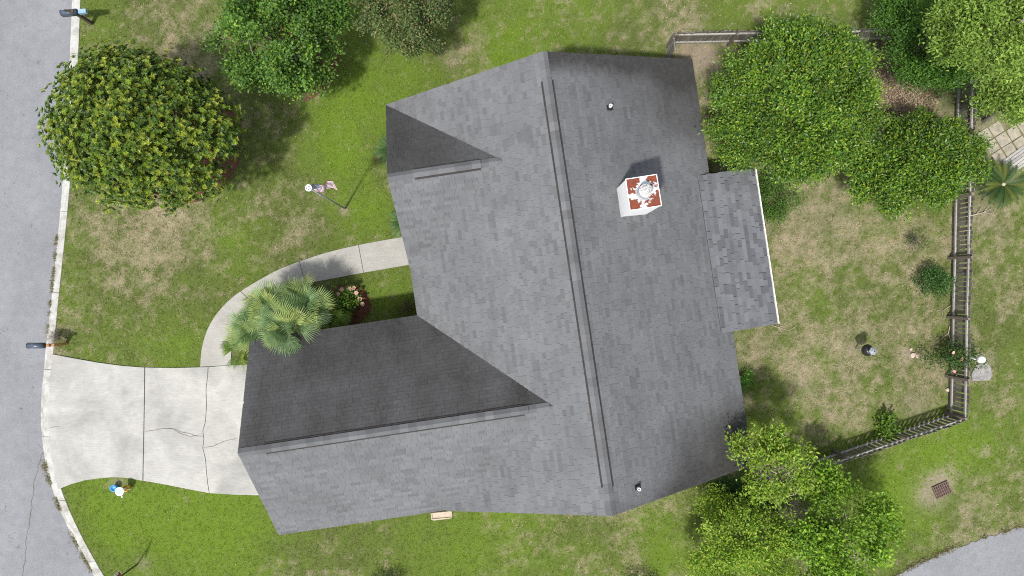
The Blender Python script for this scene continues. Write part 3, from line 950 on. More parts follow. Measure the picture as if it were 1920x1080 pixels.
# garage slopes (u along b, v up towards its ridge)
GL = (GA1 - GA0) / 2; cosg = 1 / math.sqrt(1 + GS * GS); GV = GL / cosg
vgu = (FT + Vector((0, 0, GS))).normalized(); vgd = (-FT + Vector((0, 0, GS))).normalized()
def hid_gar(ua, ub, v0, v1):
    return all(u + GB0 > 0 and h_main(u + GB0) > HE + GS * v * cosg + 0.04 for u in (ua, ub) for v in (v0, v1))
def alg_shadow_north(u, v, sd):  # painted shade for slopes turned from the sun, broken up by algae streaks
    s = tone_noise(u * 1.3, v * 0.25, 0.9, sd); l = tone_noise(u, v, 2.6, sd + 5)
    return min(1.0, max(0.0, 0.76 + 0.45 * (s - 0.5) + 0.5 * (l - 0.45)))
lay(AB(GA0, GB0, HE), FN, vgu, 10.85, GV, hid_gar, lambda u, v: alg_shadow_north(u, v, 50), ST.add)
lay(AB(GA1, GB0, HE), FN, vgd, 10.85, GV, hid_gar, lambda u, v: 0.10 * max(0, tone_noise(u, v, 2.0, 61) - 0.4) * 2, ST.add)
# entrance gable slopes
coss = 1 / math.sqrt(1 + SS * SS); SV = SM / coss
vsu = (FT + Vector((0, 0, SS))).normalized(); vsd = (-FT + Vector((0, 0, SS))).normalized()
def hid_s(ua, ub, v0, v1):
    return all(h_main(u) > HE + SS * v * coss + 0.04 for u in (ua, ub) for v in (v0, v1))
lay(AB(0, 0, HE), FN, vsu, 4.0, SV, hid_s, lambda u, v: alg_shadow_north(u, v, 80), ST.add)
lay(AB(SA1, 0, HE), FN, vsd, 4.0, SV, hid_s, lambda u, v: 0.1 * max(0, tone_noise(u, v, 2.0, 91) - 0.4) * 2, ST.add)
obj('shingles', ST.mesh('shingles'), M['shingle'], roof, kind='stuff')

# back porch roof: newer slate-grey shingles, each its own piece
bmp = bmesh.new()
pc = [AB(4.34, PB1, PH1), AB(10.2, PB1, PH1), AB(10.2, PB0, h_porch(PB0)), AB(4.34, PB0, h_porch(PB0))]
add_hexa(bmp, [p - Vector((0, 0, 0.012)) for p in pc] + [p - Vector((0, 0, 0.11)) for p in pc])
porch_roof = hobj('porch_roof', bmp, M['deck'])
vp = (-FN + Vector((0, 0, PS))).normalized()
PV = (PB1 - 11.0) * math.sqrt(1 + PS * PS)
pr = random.Random(4)
def shade_new(r):
    x = r.random()
    return r.uniform(0.0, 0.25) if x < 0.2 else r.uniform(0.3, 0.6) if x < 0.5 else r.uniform(0.62, 1.0)
tab_meshes = {}
def porch_sink(p, up, t0, t1, sh, al):
    b0, b1, tt1, tt0 = p
    w = max(0.06, round((b1 - b0).length / 0.04) * 0.04 - 0.006); l = (tt0 - b0).length; shq = round(sh * 7) / 7
    key = (round(w, 3), round(l, 3), shq, t0)
    if key not in tab_meshes:
        v = [(0, 0, t0), (w, 0, t0), (w, l, t1), (0, l, t1), (0, 0, 0), (w, 0, 0), (w, l, 0), (0, l, 0)]
        tab_meshes[key] = np_mesh('shingle', np.array(v), quads=np.array([(0, 1, 2, 3), (4, 5, 1, 0), (5, 6, 2, 1), (7, 4, 0, 3)]), attrs={'shade': np.full(8, shq), 'algae_shadow': np.zeros(8)})
        tab_meshes[key].materials.append(M['new_shingle'])
    o = bpy.data.objects.new('shingle', tab_meshes[key]); COL.objects.link(o)
    o.parent = porch_roof
    ud = FT; vd = vp
    m = Matrix((( ud.x, vd.x, up.x, 0), (ud.y, vd.y, up.y, 0), (ud.z, vd.z, up.z, 0), (0, 0, 0, 1)))
    if m.determinant() < 0:
        m = Matrix(((-ud.x, vd.x, up.x, 0), (-ud.y, vd.y, up.y, 0), (-ud.z, vd.z, up.z, 0), (0, 0, 0, 1)))
        m.translation = HI @ b1
    else: m.translation = HI @ b0
    o.matrix_local = m
lay(AB(4.34, PB1, PH1), FT, vp, 5.86, PV, None, lambda u, v: 0.0, porch_sink, 0.2, 0.46, pr, shade_new, 0.165)

# ridge vents and caps
def cap_mesh(w, m, length, th, shade, tilt=0.0):
    v = []
    for y, dz in ((0, 0.004), (length, 0)):
        for x in (-w, 0, w):
            v.append((x, y, -abs(x) * m + th + dz))
        for x in (-w, 0, w):
            v.append((x, y, -abs(x) * m + dz * 0.2))
    q = [(0, 1, 7, 6), (1, 2, 8, 7), (3, 9, 10, 4), (4, 10, 11, 5), (0, 6, 9, 3), (2, 5, 11, 8), (0, 3, 4, 1), (1, 4, 5, 2), (6, 7, 10, 9), (7, 8, 11, 10)]
    me = np_mesh('ridge_cap', np.array(v), quads=np.array(q), attrs={'shade': np.full(12, shade), 'algae_shadow': np.zeros(12)})
    me.materials.append(M['shingle'])
    return me
def ridge(p0, d, length, m, vent0, vent1, nm, w=0.15):
    side = Vector((d.y, -d.x, 0))
    root = None
    # vent core
    bm = bmesh.new()
    a = p0 + d * (vent0 + 0.16); b = p0 + d * (vent1 - 0.02)
    for s in (-1, 1):
        wv = w + 0.055
        q = [a, a + side * s * wv - Vector((0, 0, m * wv)), b + side * s * wv - Vector((0, 0, m * wv)), b]
        add_hexa(bm, [x + Vector((0, 0, 0.036)) for x in q] + [x + Vector((0, 0, -0.02)) for x in q])
    core = hobj('ridge_vent', bm, M['vent_core'])
    meshes = {}
    rot = Matrix(((side.x, d.x, 0, 0), (side.y, d.y, 0, 0), (0, 0, 1, 0), (0, 0, 0, 1)))
    t = 0.0; i = 0
    step = 0.29
    while t < length - 0.05:
        on = vent0 - 0.02 <= t < vent1 - 0.02
        ln = min(step + 0.02, length - t)
        sh = round(SHR.uniform(0.2, 0.75) * 5) / 5
        key = (on, sh, round(ln, 3))
        if key not in meshes: meshes[key] = cap_mesh(w, m, ln, 0.016, sh)
        o = bpy.data.objects.new('ridge_cap', meshes[key]); COL.objects.link(o)
        o.parent = core
        mm = rot.copy(); mm.translation = HI @ (p0 + d * t + Vector((0, 0, 0.055 if on else 0.018)))
        o.matrix_local = mm
        t += step; i += 1
ridge(AB(-0.01, RIDGE, HE + 3.2), FT, ML + 0.02, MS, 0.78, 14.35, 'main')
ridge(AB(GM, GB0 - 0.01, GR), FN, 10.6, GS, 0.75, 9.75, 'garage', 0.14)
ridge(AB(SM, -0.01, SR), FN, 3.92, SS, 0.75, 3.2, 'gable', 0.14)

# trim, gutter, walls
def bar(bm, p, q, w, h):
    d = (q - p); s = Vector((-d.y, d.x, 0)).normalized() * w / 2; u = Vector((0, 0, h / 2))
    add_hexa(bm, [p - s - u, p + s - u, p + s + u, p - s + u, q - s - u, q + s - u, q + s + u, q - s + u])
z = HE - 0.135
for p, q in ((AB(SA1, 0.03, z), AB(GA0 + .02, 0.03, z)), (AB(0, MB - .03, z), AB(ML, MB - .03, z)), (AB(GA0 + .03, GB0, z), AB(GA0 + .03, 0, z)), (AB(GA1 - .03, GB0, z), AB(GA1 - .03, 0, z))):
    bm = bmesh.new(); bar(bm, p, q, 0.03, 0.17)
    hobj('fascia', bm, M['brown_trim'])
dz = Vector((0, 0, -0.14))
for p, q in ((AB(.03, 0, HE), AB(.03, RIDGE, HE + 3.2)), (AB(.03, MB, HE), AB(.03, RIDGE, HE + 3.2)), (AB(ML - .03, 0, HE), AB(ML - .03, RIDGE, HE + 3.2)), (AB(ML - .03, MB, HE), AB(ML - .03, RIDGE, HE + 3.2)),
             (AB(GA0, GB0 + .03, HE), AB(GM, GB0 + .03, GR)), (AB(GA1, GB0 + .03, HE), AB(GM, GB0 + .03, GR)), (AB(0, .03, HE), AB(SM, .03, SR)), (AB(SA1, .03, HE), AB(SM, .03, SR))):
    bm = bmesh.new(); bar(bm, p + dz, q + dz, 0.03, 0.12)
    hobj('barge_board', bm, M['brown_trim'])
bm = bmesh.new()
a, b = AB(4.32, PB1 + 0.05, PH1 - 0.03), AB(10.22, PB1 + 0.05, PH1 - 0.03)
s = FN * 0.045
prof = [(-0.045, 0.0), (-0.045, -0.06), (0.015, -0.06), (0.03, 0.02), (0.008, 0.02), (-0.002, -0.048), (-0.035, -0.048), (-0.035, 0.0)]
ra = [bm.verts.new(a + FN * x + Vector((0, 0, y))) for x, y in prof]; rb = [bm.verts.new(b + FN * x + Vector((0, 0, y))) for x, y in prof]
for i in range(8):
    bm.faces.new((ra[i], ra[(i + 1) % 8], rb[(i + 1) % 8], rb[i]))
bm.faces.new(ra[::-1]); bm.faces.new(rb)
hobj('gutter', bm, M['trim'])
bm = bmesh.new()
def quad_wall(a0, b0, a1, b1, h=2.42): add_prism(bm, [AB2(a0, b0), AB2(a1, b0), AB2(a1, b1), AB2(a0, b1)], -0.1, h)
quad_wall(0.32, 0.45, 14.93, 11.05); quad_wall(8.3, -5.95, 14.9, 0.44)
for (a0, b0, a1, b1, ap, bp, zt) in ((0.33, 0.45, 0.33, 11.05, 0.33, RIDGE, HE + 2.8), (14.92, 0.45, 14.92, 11.05, 14.92, RIDGE, HE + 2.8), (8.3, -5.94, 14.9, -5.94, GM, -5.94, HE + 2.05), (0.8, 0.46, 5.5, 0.46, SM, 0.46, HE + 1.6)):
    tri = [AB(a0, b0, 2.415), AB(a1, b1, 2.415), AB(ap, bp, zt)]
    n_ = FT if abs(a0 - a1) < 0.01 else FN
    v = [bm.verts.new(p) for p in tri] + [bm.verts.new(p + n_ * 0.06) for p in tri]
    bm.faces.new(v[:3]); bm.faces.new(v[3:][::-1])
    for i in range(3): bm.faces.new((v[i], v[(i + 1) % 3], v[3 + (i + 1) % 3], v[3 + i]))
hobj('wall', bm, M['siding'])
def panel(name, mat, a0, b0, a1, b1, z0, z1, out, th=0.05, parent=None):
    bm = bmesh.new()
    pts = [AB2(a0, b0), AB2(a1, b1)]
    o = out * th
    q = [pts[0], pts[1], (pts[1][0] + o.x, pts[1][1] + o.y), (pts[0][0] + o.x, pts[0][1] + o.y)]
    add_prism(bm, q, z0, z1)
    return hobj(name, bm, mat, parent)
panel('garage_door', M['white'], 9.0, -5.96, 14.2, -5.96, 0, 2.15, -FN)
panel('front_door', M['door'], 5.0, 0.44, 5.95, 0.44, 0.05, 2.1, -FN)
for a0, b0, a1, b1, out in ((1.6, .44, 3.6, .44, -FN), (6.6, .44, 7.7, .44, -FN), (.31, 3, .31, 4.4, -FT), (.31, 7.4, .31, 8.8, -FT), (14.94, 3, 14.94, 4.4, FT), (14.94, 7.5, 14.94, 8.9, FT), (1.4, 11.06, 3, 11.06, FN), (12, 11.06, 13.6, 11.06, FN)):
    w = panel('window', M['trim'], a0, b0, a1, b1, 0.9, 2.1, out, 0.06)
    f = 0.08
    da = f if abs(a1 - a0) > .1 else 0; db = f if abs(b1 - b0) > .1 else 0
    bb = [a0 + da, b0 + db, a1 - da, b1 - db]
    oo = AB(0, 0) - AB(0, 0)
    sh_ = out * 0.062
    bm = bmesh.new(); p0 = AB(bb[0], bb[1]) + sh_; p1 = AB(bb[2], bb[3]) + sh_; p2 = p1 + out * .01; p3 = p0 + out * .01
    add_prism(bm, [(p.x, p.y) for p in (p0, p1, p2, p3)], 0.98, 2.02)
    hobj('pane', bm, M['glass'], w)
for a in (4.5, 6.35, 8.2, 10.05):
    bm = bmesh.new(); add_box(bm, AB(a, 13.0, 1.14), (0.1, 0.1, 2.35), math.atan2(FT.y, FT.x)); hobj('porch_post', bm, M['trim'])
bm = bmesh.new(); add_prism(bm, [AB2(4.5, 12.97), AB2(10.05, 12.97), AB2(10.05, 13.03), AB2(4.5, 13.03)], 0, 0.7); hobj('porch_wall', bm, M['siding'])
bm = bmesh.new(); add_prism(bm, [AB2(4.4, 11.06), AB2(10.15, 11.06), AB2(10.15, 13.1), AB2(4.4, 13.1)], -0.1, 0.06); hobj('porch_floor', bm, M['walk'])
bm = bmesh.new(); add_box(bm, (*AB2(15.02, 0.55), 1.25), (0.08, 0.08, 2.3)); hobj('downspout', bm, M['trim'])

# chimney: white chase, rusted sheet cover, round flue
ct = [W(1173.2, 336, 6.62), W(1231, 327, 6.62), W(1240.5, 385.5, 6.62), W(1181.5, 394.5, 6.62)]
bm = bmesh.new()
cen = sum(ct, Vector()) / 4
add_prism(bm, [((p.x), (p.y)) for p in [cen + (q - cen) * 0.985 for q in ct]], 3.9, 6.60)
chim = hobj('chimney', bm, M['white'])
N = 26
vv = []; rust = []; zc = 6.602
cor = [(0, 0), (1, 0), (1, 1), (0, 1)]
rs = [0.46, 0.35, 0.44, 0.41]
for j in range(N + 1):
    for i in range(N + 1):
        s_, t_ = i / N, j / N
        p = ct[0].lerp(ct[1], s_).lerp(ct[3].lerp(ct[2], s_), t_)
        r_ = math.hypot(s_ - .5, t_ - .5)
        vv.append((p.x, p.y, zc + 0.03 * max(0, 1 - r_ / 0.55)))
        k = max(1.0 - math.hypot(s_ - c[0], t_ - c[1]) / (2 * R) for c, R in zip(cor, rs))
        k = max(k, 0.62 - min(s_ * 6, (1 - t_) * 5.5)) if True else k
        rust.append(k)
qs = [(j * (N + 1) + i, j * (N + 1) + i + 1, (j + 1) * (N + 1) + i + 1, (j + 1) * (N + 1) + i) for j in range(N) for i in range(N)]
vv = [tuple(HI @ Vector(v)) for v in vv]
cover = obj('cover', np_mesh('cover', np.array(vv), quads=np.array([q[::-1] for q in qs]), attrs={'rust': np.array(rust)}), M['rustcap'], chim)
bm = bmesh.new()
for i in range(4):
    p, q = ct[i], ct[(i + 1) % 4]
    bar(bm, Vector((p.x, p.y, 6.59)), Vector((q.x, q.y, 6.59)), 0.022, 0.07)
bm_rim = hobj('cover_rim', bm, M['trim'], chim)
bm = bmesh.new()
fl = W(1210.5, 358, 7.0)
add_lathe(bm, [(0.17, -0.38), (0.17, 0.0), (0.215, 0.0), (0.215, 0.05), (0.2, 0.06), (0.09, 0.10), (0, 0.11)], 28, (fl.x - 0.0, fl.y, 7.0))
hobj('flue_cap', bm, M['flue'], chim)
bm = bmesh.new()
add_lathe(bm, [(0.25, 0.0), (0.19, 0.05), (0.175, 0.12), (0.0, 0.12)], 28, (fl.x, fl.y, 6.61))
hobj('flue_collar', bm, M['steel'], chim)
# vent pipes through the rear slope
for px, py in ((1143, 202), (1195.5, 913)):
    hh = 4.6
    for _ in range(20):
        p = W(px, py, hh); d = p - F0; bb = d.x * FN.x + d.y * FN.y
        hh = HE + MS * (MB - bb)
    p = W(px, py, hh)
    bm = bmesh.new()
    upn = (FN * MS + Vector((0, 0, 1))).normalized()
    add_lathe(bm, [(0.055, -0.2), (0.055, 0.30), (0.04, 0.30), (0.04, 0.1), (0, 0.1)], 14, (p.x, p.y, p.z))
    pipe = hobj('vent_pipe', bm, M['white'])
    bm = bmesh.new()
    c4 = [p + FT * sx * 0.085 + vb * sy * 0.12 + upn * 0.026 for sx, sy in ((-1, -1), (1, -1), (1, 1), (-1, 1))]
    add_hexa(bm, [c - upn * .02 for c in c4] + c4)
    add_lathe(bm, [(0.115, -0.05), (0.085, 0.10), (0.06, 0.17), (0.056, 0.17)], 14, (p.x, p.y, p.z))
    hobj('flashing', bm, M['black'], pipe)

# ------------------------------------------------------------------ fences
PK = {}
def picket_mesh(h, w):
    k = (round(h, 2), round(w, 2))
    if k not in PK:
        bm = bmesh.new(); add_box(bm, (0, 0, k[0] / 2), (k[1], 0.018, k[0]))
        PK[k] = bm_mesh('picket', bm); PK[k].materials.append(M['picket'])
    return PK[k]
def fence(label, pts, h=1.28, step=0.165, w=0.135, side=1, post_every=2.42, rails=(0.26, 1.08), seed=1, double=False, low=None):
    r = random.Random(seed)
    p0 = W(*pts[0]); p1 = W(*pts[-1])
    d = (p1 - p0); L = d.length; d.normalize(); n = Vector((-d.y, d.x, 0)) * side        # n: towards the house
    root = empty('wooden_fence', p0, math.atan2(d.y, d.x), label, 'fence', 'wooden fences round the back yard')
    t = 0.06
    while t < L:
        o = bpy.data.objects.new('picket', picket_mesh(h + r.choice((-.03, 0, .02)), w + r.choice((-.01, 0, 0.01)))); COL.objects.link(o)
        o.parent = root
        dbl = double and (int(t / step) % 2)
        o.location = (t, -0.035 * side if not dbl else 0.03 * side, 0)
        o.rotation_euler = (r.gauss(0, 0.012), r.gauss(0, 0.014), r.gauss(0, 0.06))
        t += step
    for z in rails:
        npc = max(1, round(L / post_every / 1.0))
        for i in range(npc):
            bm = bmesh.new()
            a, b = i * L / npc + 0.004, (i + 1) * L / npc - 0.004
            zz = z + r.uniform(-.02, .02); z2 = z + r.uniform(-.02, .02)
            bar(bm, Vector((a, 0.004 * side, zz)), Vector((b, 0.004 * side, z2)), 0.052, 0.085)
            obj('rail', bm_mesh('rail', bm), M['rail'], root)
    for i in range(int(L / post_every) + 1):
        bm = bmesh.new(); add_box(bm, (0, 0, 0.62), (0.095, 0.095, 1.5))
        o = obj('post', bm_mesh('post', bm), M['post'], root)
        o.location = (min(i * post_every + 0.05, L), 0.085 * side, 0)
        o.rotation_euler = (r.gauss(0, 0.02), r.gauss(0, 0.02), 0)
    return root
fence('weathered wooden picket fence along the top side of the back yard', [(1251, 84), (1712, 75)], side=-1, seed=1)
fence('short weathered fence return at the top corner beside the house', [(1251, 86), (1253, 112)], side=1, seed=2)
fence('long weathered wooden fence on the right, passing the sago palm and rose bush', [(1790, 150), (1783, 470), (1776, 774)], side=-1, seed=3, step=0.185, w=0.14)
fence('dark slatted wooden fence running diagonally down beside the drain lawn', [(1774, 777), (1530, 860)], side=-1, seed=4, step=0.205, w=0.135)

# ------------------------------------------------------------------ trees
MAG = [(0.070, 0.125, 0.014), (0.10, 0.160, 0.014), (0.145, 0.205, 0.016), (0.20, 0.24, 0.022), (0.045, 0.09, 0.012)]
tree('magnolia_tree', 'large round magnolia with broad leaves overhanging the kerb and road', 'tree', (347, 274), (266, 238), 3.6, (2.92, 2.36, 2.3), 470, 121, MAG, per=160, spread=0.22, L=0.115, Wd=0.062, leaf='glossy_leaf', rosette=10, r0=0.17, lump=0.34, bough=0, spk=0.08, zmin=-0.25, n_limbs=20, shell=0.7)
GRN = [(0.088, 0.185, 0.034), (0.12, 0.225, 0.034), (0.165, 0.27, 0.036), (0.066, 0.148, 0.034)]
LGT = [(0.09, 0.19, 0.03), (0.11, 0.21, 0.03), (0.08, 0.17, 0.03)]
tree('maple_tree', 'bushy mid green tree in a mulch ring at the top of the front lawn', 'tree', (566, 110), (515, 78), 3.3, (2.05, 1.95, 2.2), 250, 102, GRN, per=60, spread=0.17, L=0.13, Wd=0.085, clump_var=.35, n_limbs=16, r0=0.12, zmin=-0.4,
     extra=[(625, 30, 3.2, (0.5, 0.5, 0.5), 14, LGT), (600, 55, 2.8, (0.5, 0.4, 0.5), 12, LGT), (575, -5, 4.0, (0.7, 0.7, 0.6), 26, LGT), (640, 8, 3.2, (0.35, 0.4, 0.3), 8, LGT), (570, 148, 2.4, (0.9, 0.6, 0.8), 40)])
OLV = [(0.085, 0.14, 0.04), (0.10, 0.15, 0.045), (0.065, 0.115, 0.036), (0.15, 0.18, 0.06), (0.20, 0.18, 0.08)]
tree('crape_myrtle', 'dull olive green crape myrtle cut by the top edge of the photo', 'tree', (775, 60), (757, 5), 3.0, (1.65, 1.7, 1.7), 210, 103, OLV, per=70, spread=0.16, L=0.105, Wd=0.06, n_limbs=12, r0=0.1)
MG2 = [(0.058, 0.135, 0.014), (0.08, 0.165, 0.014), (0.115, 0.20, 0.016), (0.040, 0.095, 0.014), (0.17, 0.24, 0.022)]
tree('magnolia_tree', 'larger dense magnolia of the back yard pair, beside the top fence with white blooms', 'tree', (1437, 232), (1490, 196), 3.5, (2.62, 2.5, 2.3), 460, 104, MG2, per=120, spread=0.19, L=0.125, Wd=0.06, leaf='glossy_leaf', clump_var=.32, r0=0.16, lump=0.16, zmin=-0.2, shell=0.74, bough=5, hrv=0.07, n_limbs=16, extra=[(1560, 84, 4.2, (0.55, 0.4, 0.45), 22)])
tree('magnolia_tree', 'smaller dense magnolia of the back yard pair, touching the right fence', 'tree', (1637, 330), (1712, 308), 2.4, (2.05, 1.75, 1.75), 350, 105, MG2, per=120, spread=0.18, L=0.125, Wd=0.06, leaf='glossy_leaf', clump_var=.32, r0=0.14, lump=0.13, zmin=-0.2, shell=0.78, n_limbs=14)
OAK = [(0.16, 0.26, 0.04), (0.20, 0.30, 0.05), (0.12, 0.215, 0.035), (0.24, 0.33, 0.065)]
tree('oak_tree', 'tall pale green tree in the top right corner beyond the back fence', 'tree', (1690, 150), (1862, 68), 6.5, (1.75, 1.5, 1.5), 200, 106, OAK, per=80, spread=0.17, L=0.14, Wd=0.06, clump_var=.35, n_limbs=14, r0=0.16, shell=0.55, hrv=0.2,
     extra=[(1790, 40, 6.0, (0.8, 0.6, 0.6), 34), (1800, 70, 5.6, (0.5, 0.4, 0.4), 20)])
tree('oak_tree', 'small pale green tree at the right edge above the paved patio', 'tree', (1845, 225), (1890, 178), 4.6, (0.95, 1.0, 0.9), 80, 107, OAK, per=95, spread=0.2, L=0.12, Wd=0.055, n_limbs=10, r0=0.09)
DGR = [(0.07, 0.165, 0.022), (0.09, 0.195, 0.024), (0.055, 0.13, 0.020)]
tree('privet_tree', 'deep green bushy tree hiding the corner of the back fence', 'tree', (1720, 110), (1745, 85), 3.6, (1.35, 1.55, 1.6), 150, 108, DGR, per=95, spread=0.22, L=0.10, Wd=0.055, n_limbs=12, r0=0.09, zmin=-0.5,
     extra=[(1690, 30, 2.8, (0.8, 0.75, 0.7), 46), (1675, 8, 2.4, (0.6, 0.5, 0.6), 26), (1730, 128, 2.6, (0.8, 0.45, 0.6), 40), (1800, 130, 3.0, (0.8, 0.6, 0.7), 36)])
YGR = [(0.175, 0.29, 0.028), (0.22, 0.33, 0.032), (0.14, 0.25, 0.026), (0.28, 0.35, 0.05)]
tree('young_tree', 'slender young tree with a pale forked trunk leaning over the roof corner', 'tree', (1464, 978), (1438, 876), 4.2, (1.25, 1.02, 0.85), 66, 109, YGR, per=40, spread=0.15, L=0.14, Wd=0.07, bark='palebark', r0=0.075, n_limbs=22, shell=0.4, lump=0.35, inner=0.05,
     extra=[(1450, 828, 4.0, (0.45, 0.5, 0.35), 16), (1382, 838, 3.8, (0.35, 0.35, 0.3), 9), (1500, 852, 3.9, (0.35, 0.35, 0.3), 9), (1500, 900, 3.8, (0.35, 0.35, 0.3), 10)])
SHB = [(0.15, 0.28, 0.022), (0.185, 0.315, 0.026), (0.22, 0.34, 0.032), (0.11, 0.225, 0.022)]
tree('tallow_tree', 'bright green spreading tree at the bottom right beside the street', 'tree', (1500, 975), (1580, 1010), 3.2, (1.75, 1.6, 1.6), 150, 110, SHB, per=52, spread=0.18, L=0.135, Wd=0.09, bark='palebark', r0=0.10, n_limbs=26, shell=0.55, lump=0.35, inner=0.1,
     extra=[(1535, 905, 2.4, (0.9, 0.55, 0.6), 28), (1500, 1010, 3.0, (0.7, 0.6, 0.5), 18), (1650, 960, 2.9, (0.4, 0.5, 0.4), 12), (1560, 1085, 3.0, (1.1, 0.6, 0.8), 40)])
tree('wax_myrtle', 'yellow green bushy shrub tree along the bottom edge left of the bare twigs', 'tree', (1390, 985), (1395, 1020), 2.6, (1.75, 1.45, 1.4), 160, 111, YGR, per=58, spread=0.18, L=0.14, Wd=0.055, r0=0.09, n_limbs=18, shell=0.5, lump=0.3,
     extra=[(1340, 950, 1.6, (0.6, 0.55, 0.6), 26), (1450, 1080, 2.6, (0.9, 0.6, 0.8), 30), (1330, 1060, 1.9, (0.8, 0.7, 0.7), 32)])
DK2 = [(0.045, 0.115, 0.028), (0.06, 0.14, 0.03), (0.035, 0.09, 0.025)]
tree('evergreen_shrub', 'low dark green shrub under the young tree at the house corner', 'shrub', (1390, 915), (1400, 930), 0.9, (1.2, 0.75, 0.75), 90, 112, DK2, per=70, spread=0.15, L=0.10, Wd=0.05, r0=0.04, n_limbs=8)
# bare grey twigs inside the thicket
def twig_bush(name, label, px, n, h, spread, seed, mat='twig', r0=0.012, cat='shrub'):
    r = random.Random(seed)
    root = empty(name, W(*px), 0, label, cat)
    bm = bmesh.new()
    for i in range(n):
        a = r.uniform(0, 6.28); d = r.uniform(0.2, 1) * spread
        e = Vector((math.cos(a) * d, math.sin(a) * d, h * r.uniform(0.6, 1.0)))
        p = limb_path((math.cos(a) * .05, math.sin(a) * .05, -0.02), e, r, 0.15)
        add_tube(bm, p, [r0, r0 * .8, r0 * .5, r0 * .2], 5)
        for _ in range(3):
            s = p[r.choice((1, 2))]
            q = s + Vector((r.uniform(-1, 1), r.uniform(-1, 1), r.uniform(0, .8))) * spread * 0.5
            add_tube(bm, limb_path(s, q, r, 0.15), [r0 * .5, r0 * .4, r0 * .25, r0 * .1], 4)
    obj('branches', bm_mesh('branches', bm), M[mat], root)
    return root
twig_bush('bare_bush', 'tangle of bare grey twigs between the bright green trees at bottom right', (1478, 948), 34, 2.0, 1.0, 9)

# ------------------------------------------------------------------ shrubs and small plants
def shrub(name, label, px, r, h, tints, seed, per=45, n=40, L=0.08, Wd=0.045, leaf='leaf', cat='shrub', flowers=None, group=None, zc=0.5, ry=None, flat=0.7):
    g = np.random.default_rng(seed)
    root = empty(name, W(*px), 0, label, cat, group)
    cl, od = crown_points((0, 0, h * zc), (r, ry or r, h * (1 - zc)), n, g, -0.7, 0.35, 0.25)
    v, t, c = foliage(cl, od, g, per, 0.09 + 0.06 * r, L, Wd, tints, flat=flat)
    v[:, 2] = np.maximum(v[:, 2], 0.0)
    o = obj('foliage', np_mesh('foliage', v, tris=t, attrs={'tint': np.clip(c, 0.002, 0.9)}), M[leaf], root); o['kind'] = 'stuff'
    rr_ = random.Random(seed); bm = bmesh.new()
    for i in range(10):
        e = cl[rr_.randrange(len(cl))]
        add_tube(bm, limb_path((0, 0, -0.03), tuple(e), rr_, 0.1), [0.015, 0.012, 0.008, 0.004], 5)
    obj('stems', bm_mesh('stems', bm), M['bark'], root)
    return root
def blooms(root, spots, mat, r, name='flower', seed=1):
    rb_ = random.Random(seed)
    for (px, py, h) in spots:
        p = W(px, py, h) - root.location
        bm = bmesh.new()
        for k in range(6):
            a = k * 1.047 + rb_.uniform(-.2, .2)
            c = Vector((math.cos(a) * r * .5, math.sin(a) * r * .5, 0)); s = Vector((-math.sin(a), math.cos(a), 0))
            v = [bm.verts.new(q) for q in (Vector((0, 0, 0)), c + s * r * .45 + Vector((0, 0, r * .25)), c * 2.1 + Vector((0, 0, r * .3)), c - s * r * .45 + Vector((0, 0, r * .25)))]
            bm.faces.new(v)
        add_lathe(bm, [(0, -0.02), (r * .35, 0.0), (r * .4, r * .2), (r * .2, r * .42), (0, r * .45)], 8)
        o = obj(name, bm_mesh(name, bm), M[mat], root); o.location = p
        o.rotation_euler = (rb_.uniform(-.3, .3), rb_.uniform(-.3, .3), 0)
HYD = [(0.11, 0.21, 0.025), (0.16, 0.26, 0.03), (0.07, 0.16, 0.025), (0.19, 0.29, 0.04)]
hy = shrub('hydrangea', 'yellow green hydrangea with faded pink heads in the small mulch bed', (655, 566), 0.55, 0.8, HYD, 201, per=34, n=30, L=0.12, Wd=0.085)
blooms(hy, [(641, 543, .6), (656, 541, .65), (668, 549, .6), (674, 560, .5), (634, 552, .6), (663, 540, .6), (638, 575, .5), (680, 570, .4)], 'dustypink', 0.10, 'flower_head', 3)
shrub('boxwood_shrub', 'leafy bright green shrub against the white gutter of the porch roof', (1440, 372), 0.85, 1.1, [(0.055, 0.14, 0.02), (0.075, 0.165, 0.022), (0.10, 0.19, 0.025)], 202, per=70, n=70, L=0.09, Wd=0.04, ry=1.0)
shrub('garden_shrub', 'dark green two lobed shrub left of the right fence, mid yard', (1737, 528), 0.62, 1.1, DK2 + [(0.08, 0.17, 0.025)], 203, per=50, n=46, L=0.085, Wd=0.05, ry=0.55)
shrub('garden_shrub', 'small thin grey green bush in dry grass below the smaller magnolia', (1713, 447), 0.42, 0.5, [(0.05, 0.075, 0.03), (0.07, 0.09, 0.035)], 204, per=26, n=20, L=0.06, Wd=0.03)
rose = shrub('rose_bush', 'rose bush with pink bloom sprawling across the right fence', (1766, 668), 1.05, 1.45, [(0.035, 0.085, 0.02), (0.05, 0.11, 0.022), (0.10, 0.16, 0.03)], 205, per=36, n=58, L=0.085, Wd=0.055, ry=0.46)
blooms(rose, [(1787, 661, 1.3), (1789, 697, 1.0), (1803, 673, 1.2)], 'pink', 0.075, 'flower', 4)
shrub('leafy_plant', 'yellow green broad leaved plant against the diagonal fence', (1655, 797), 0.40, 0.8, [(0.12, 0.22, 0.025), (0.15, 0.26, 0.03), (0.09, 0.17, 0.022)], 206, per=14, n=22, L=0.16, Wd=0.11, ry=0.5)
shrub('garden_shrub', 'small bright green bush peeking out under the rear eave', (1388, 712), 0.30, 0.8, [(0.07, 0.19, 0.02), (0.09, 0.22, 0.025)], 207, per=36, n=18, L=0.08, Wd=0.045)
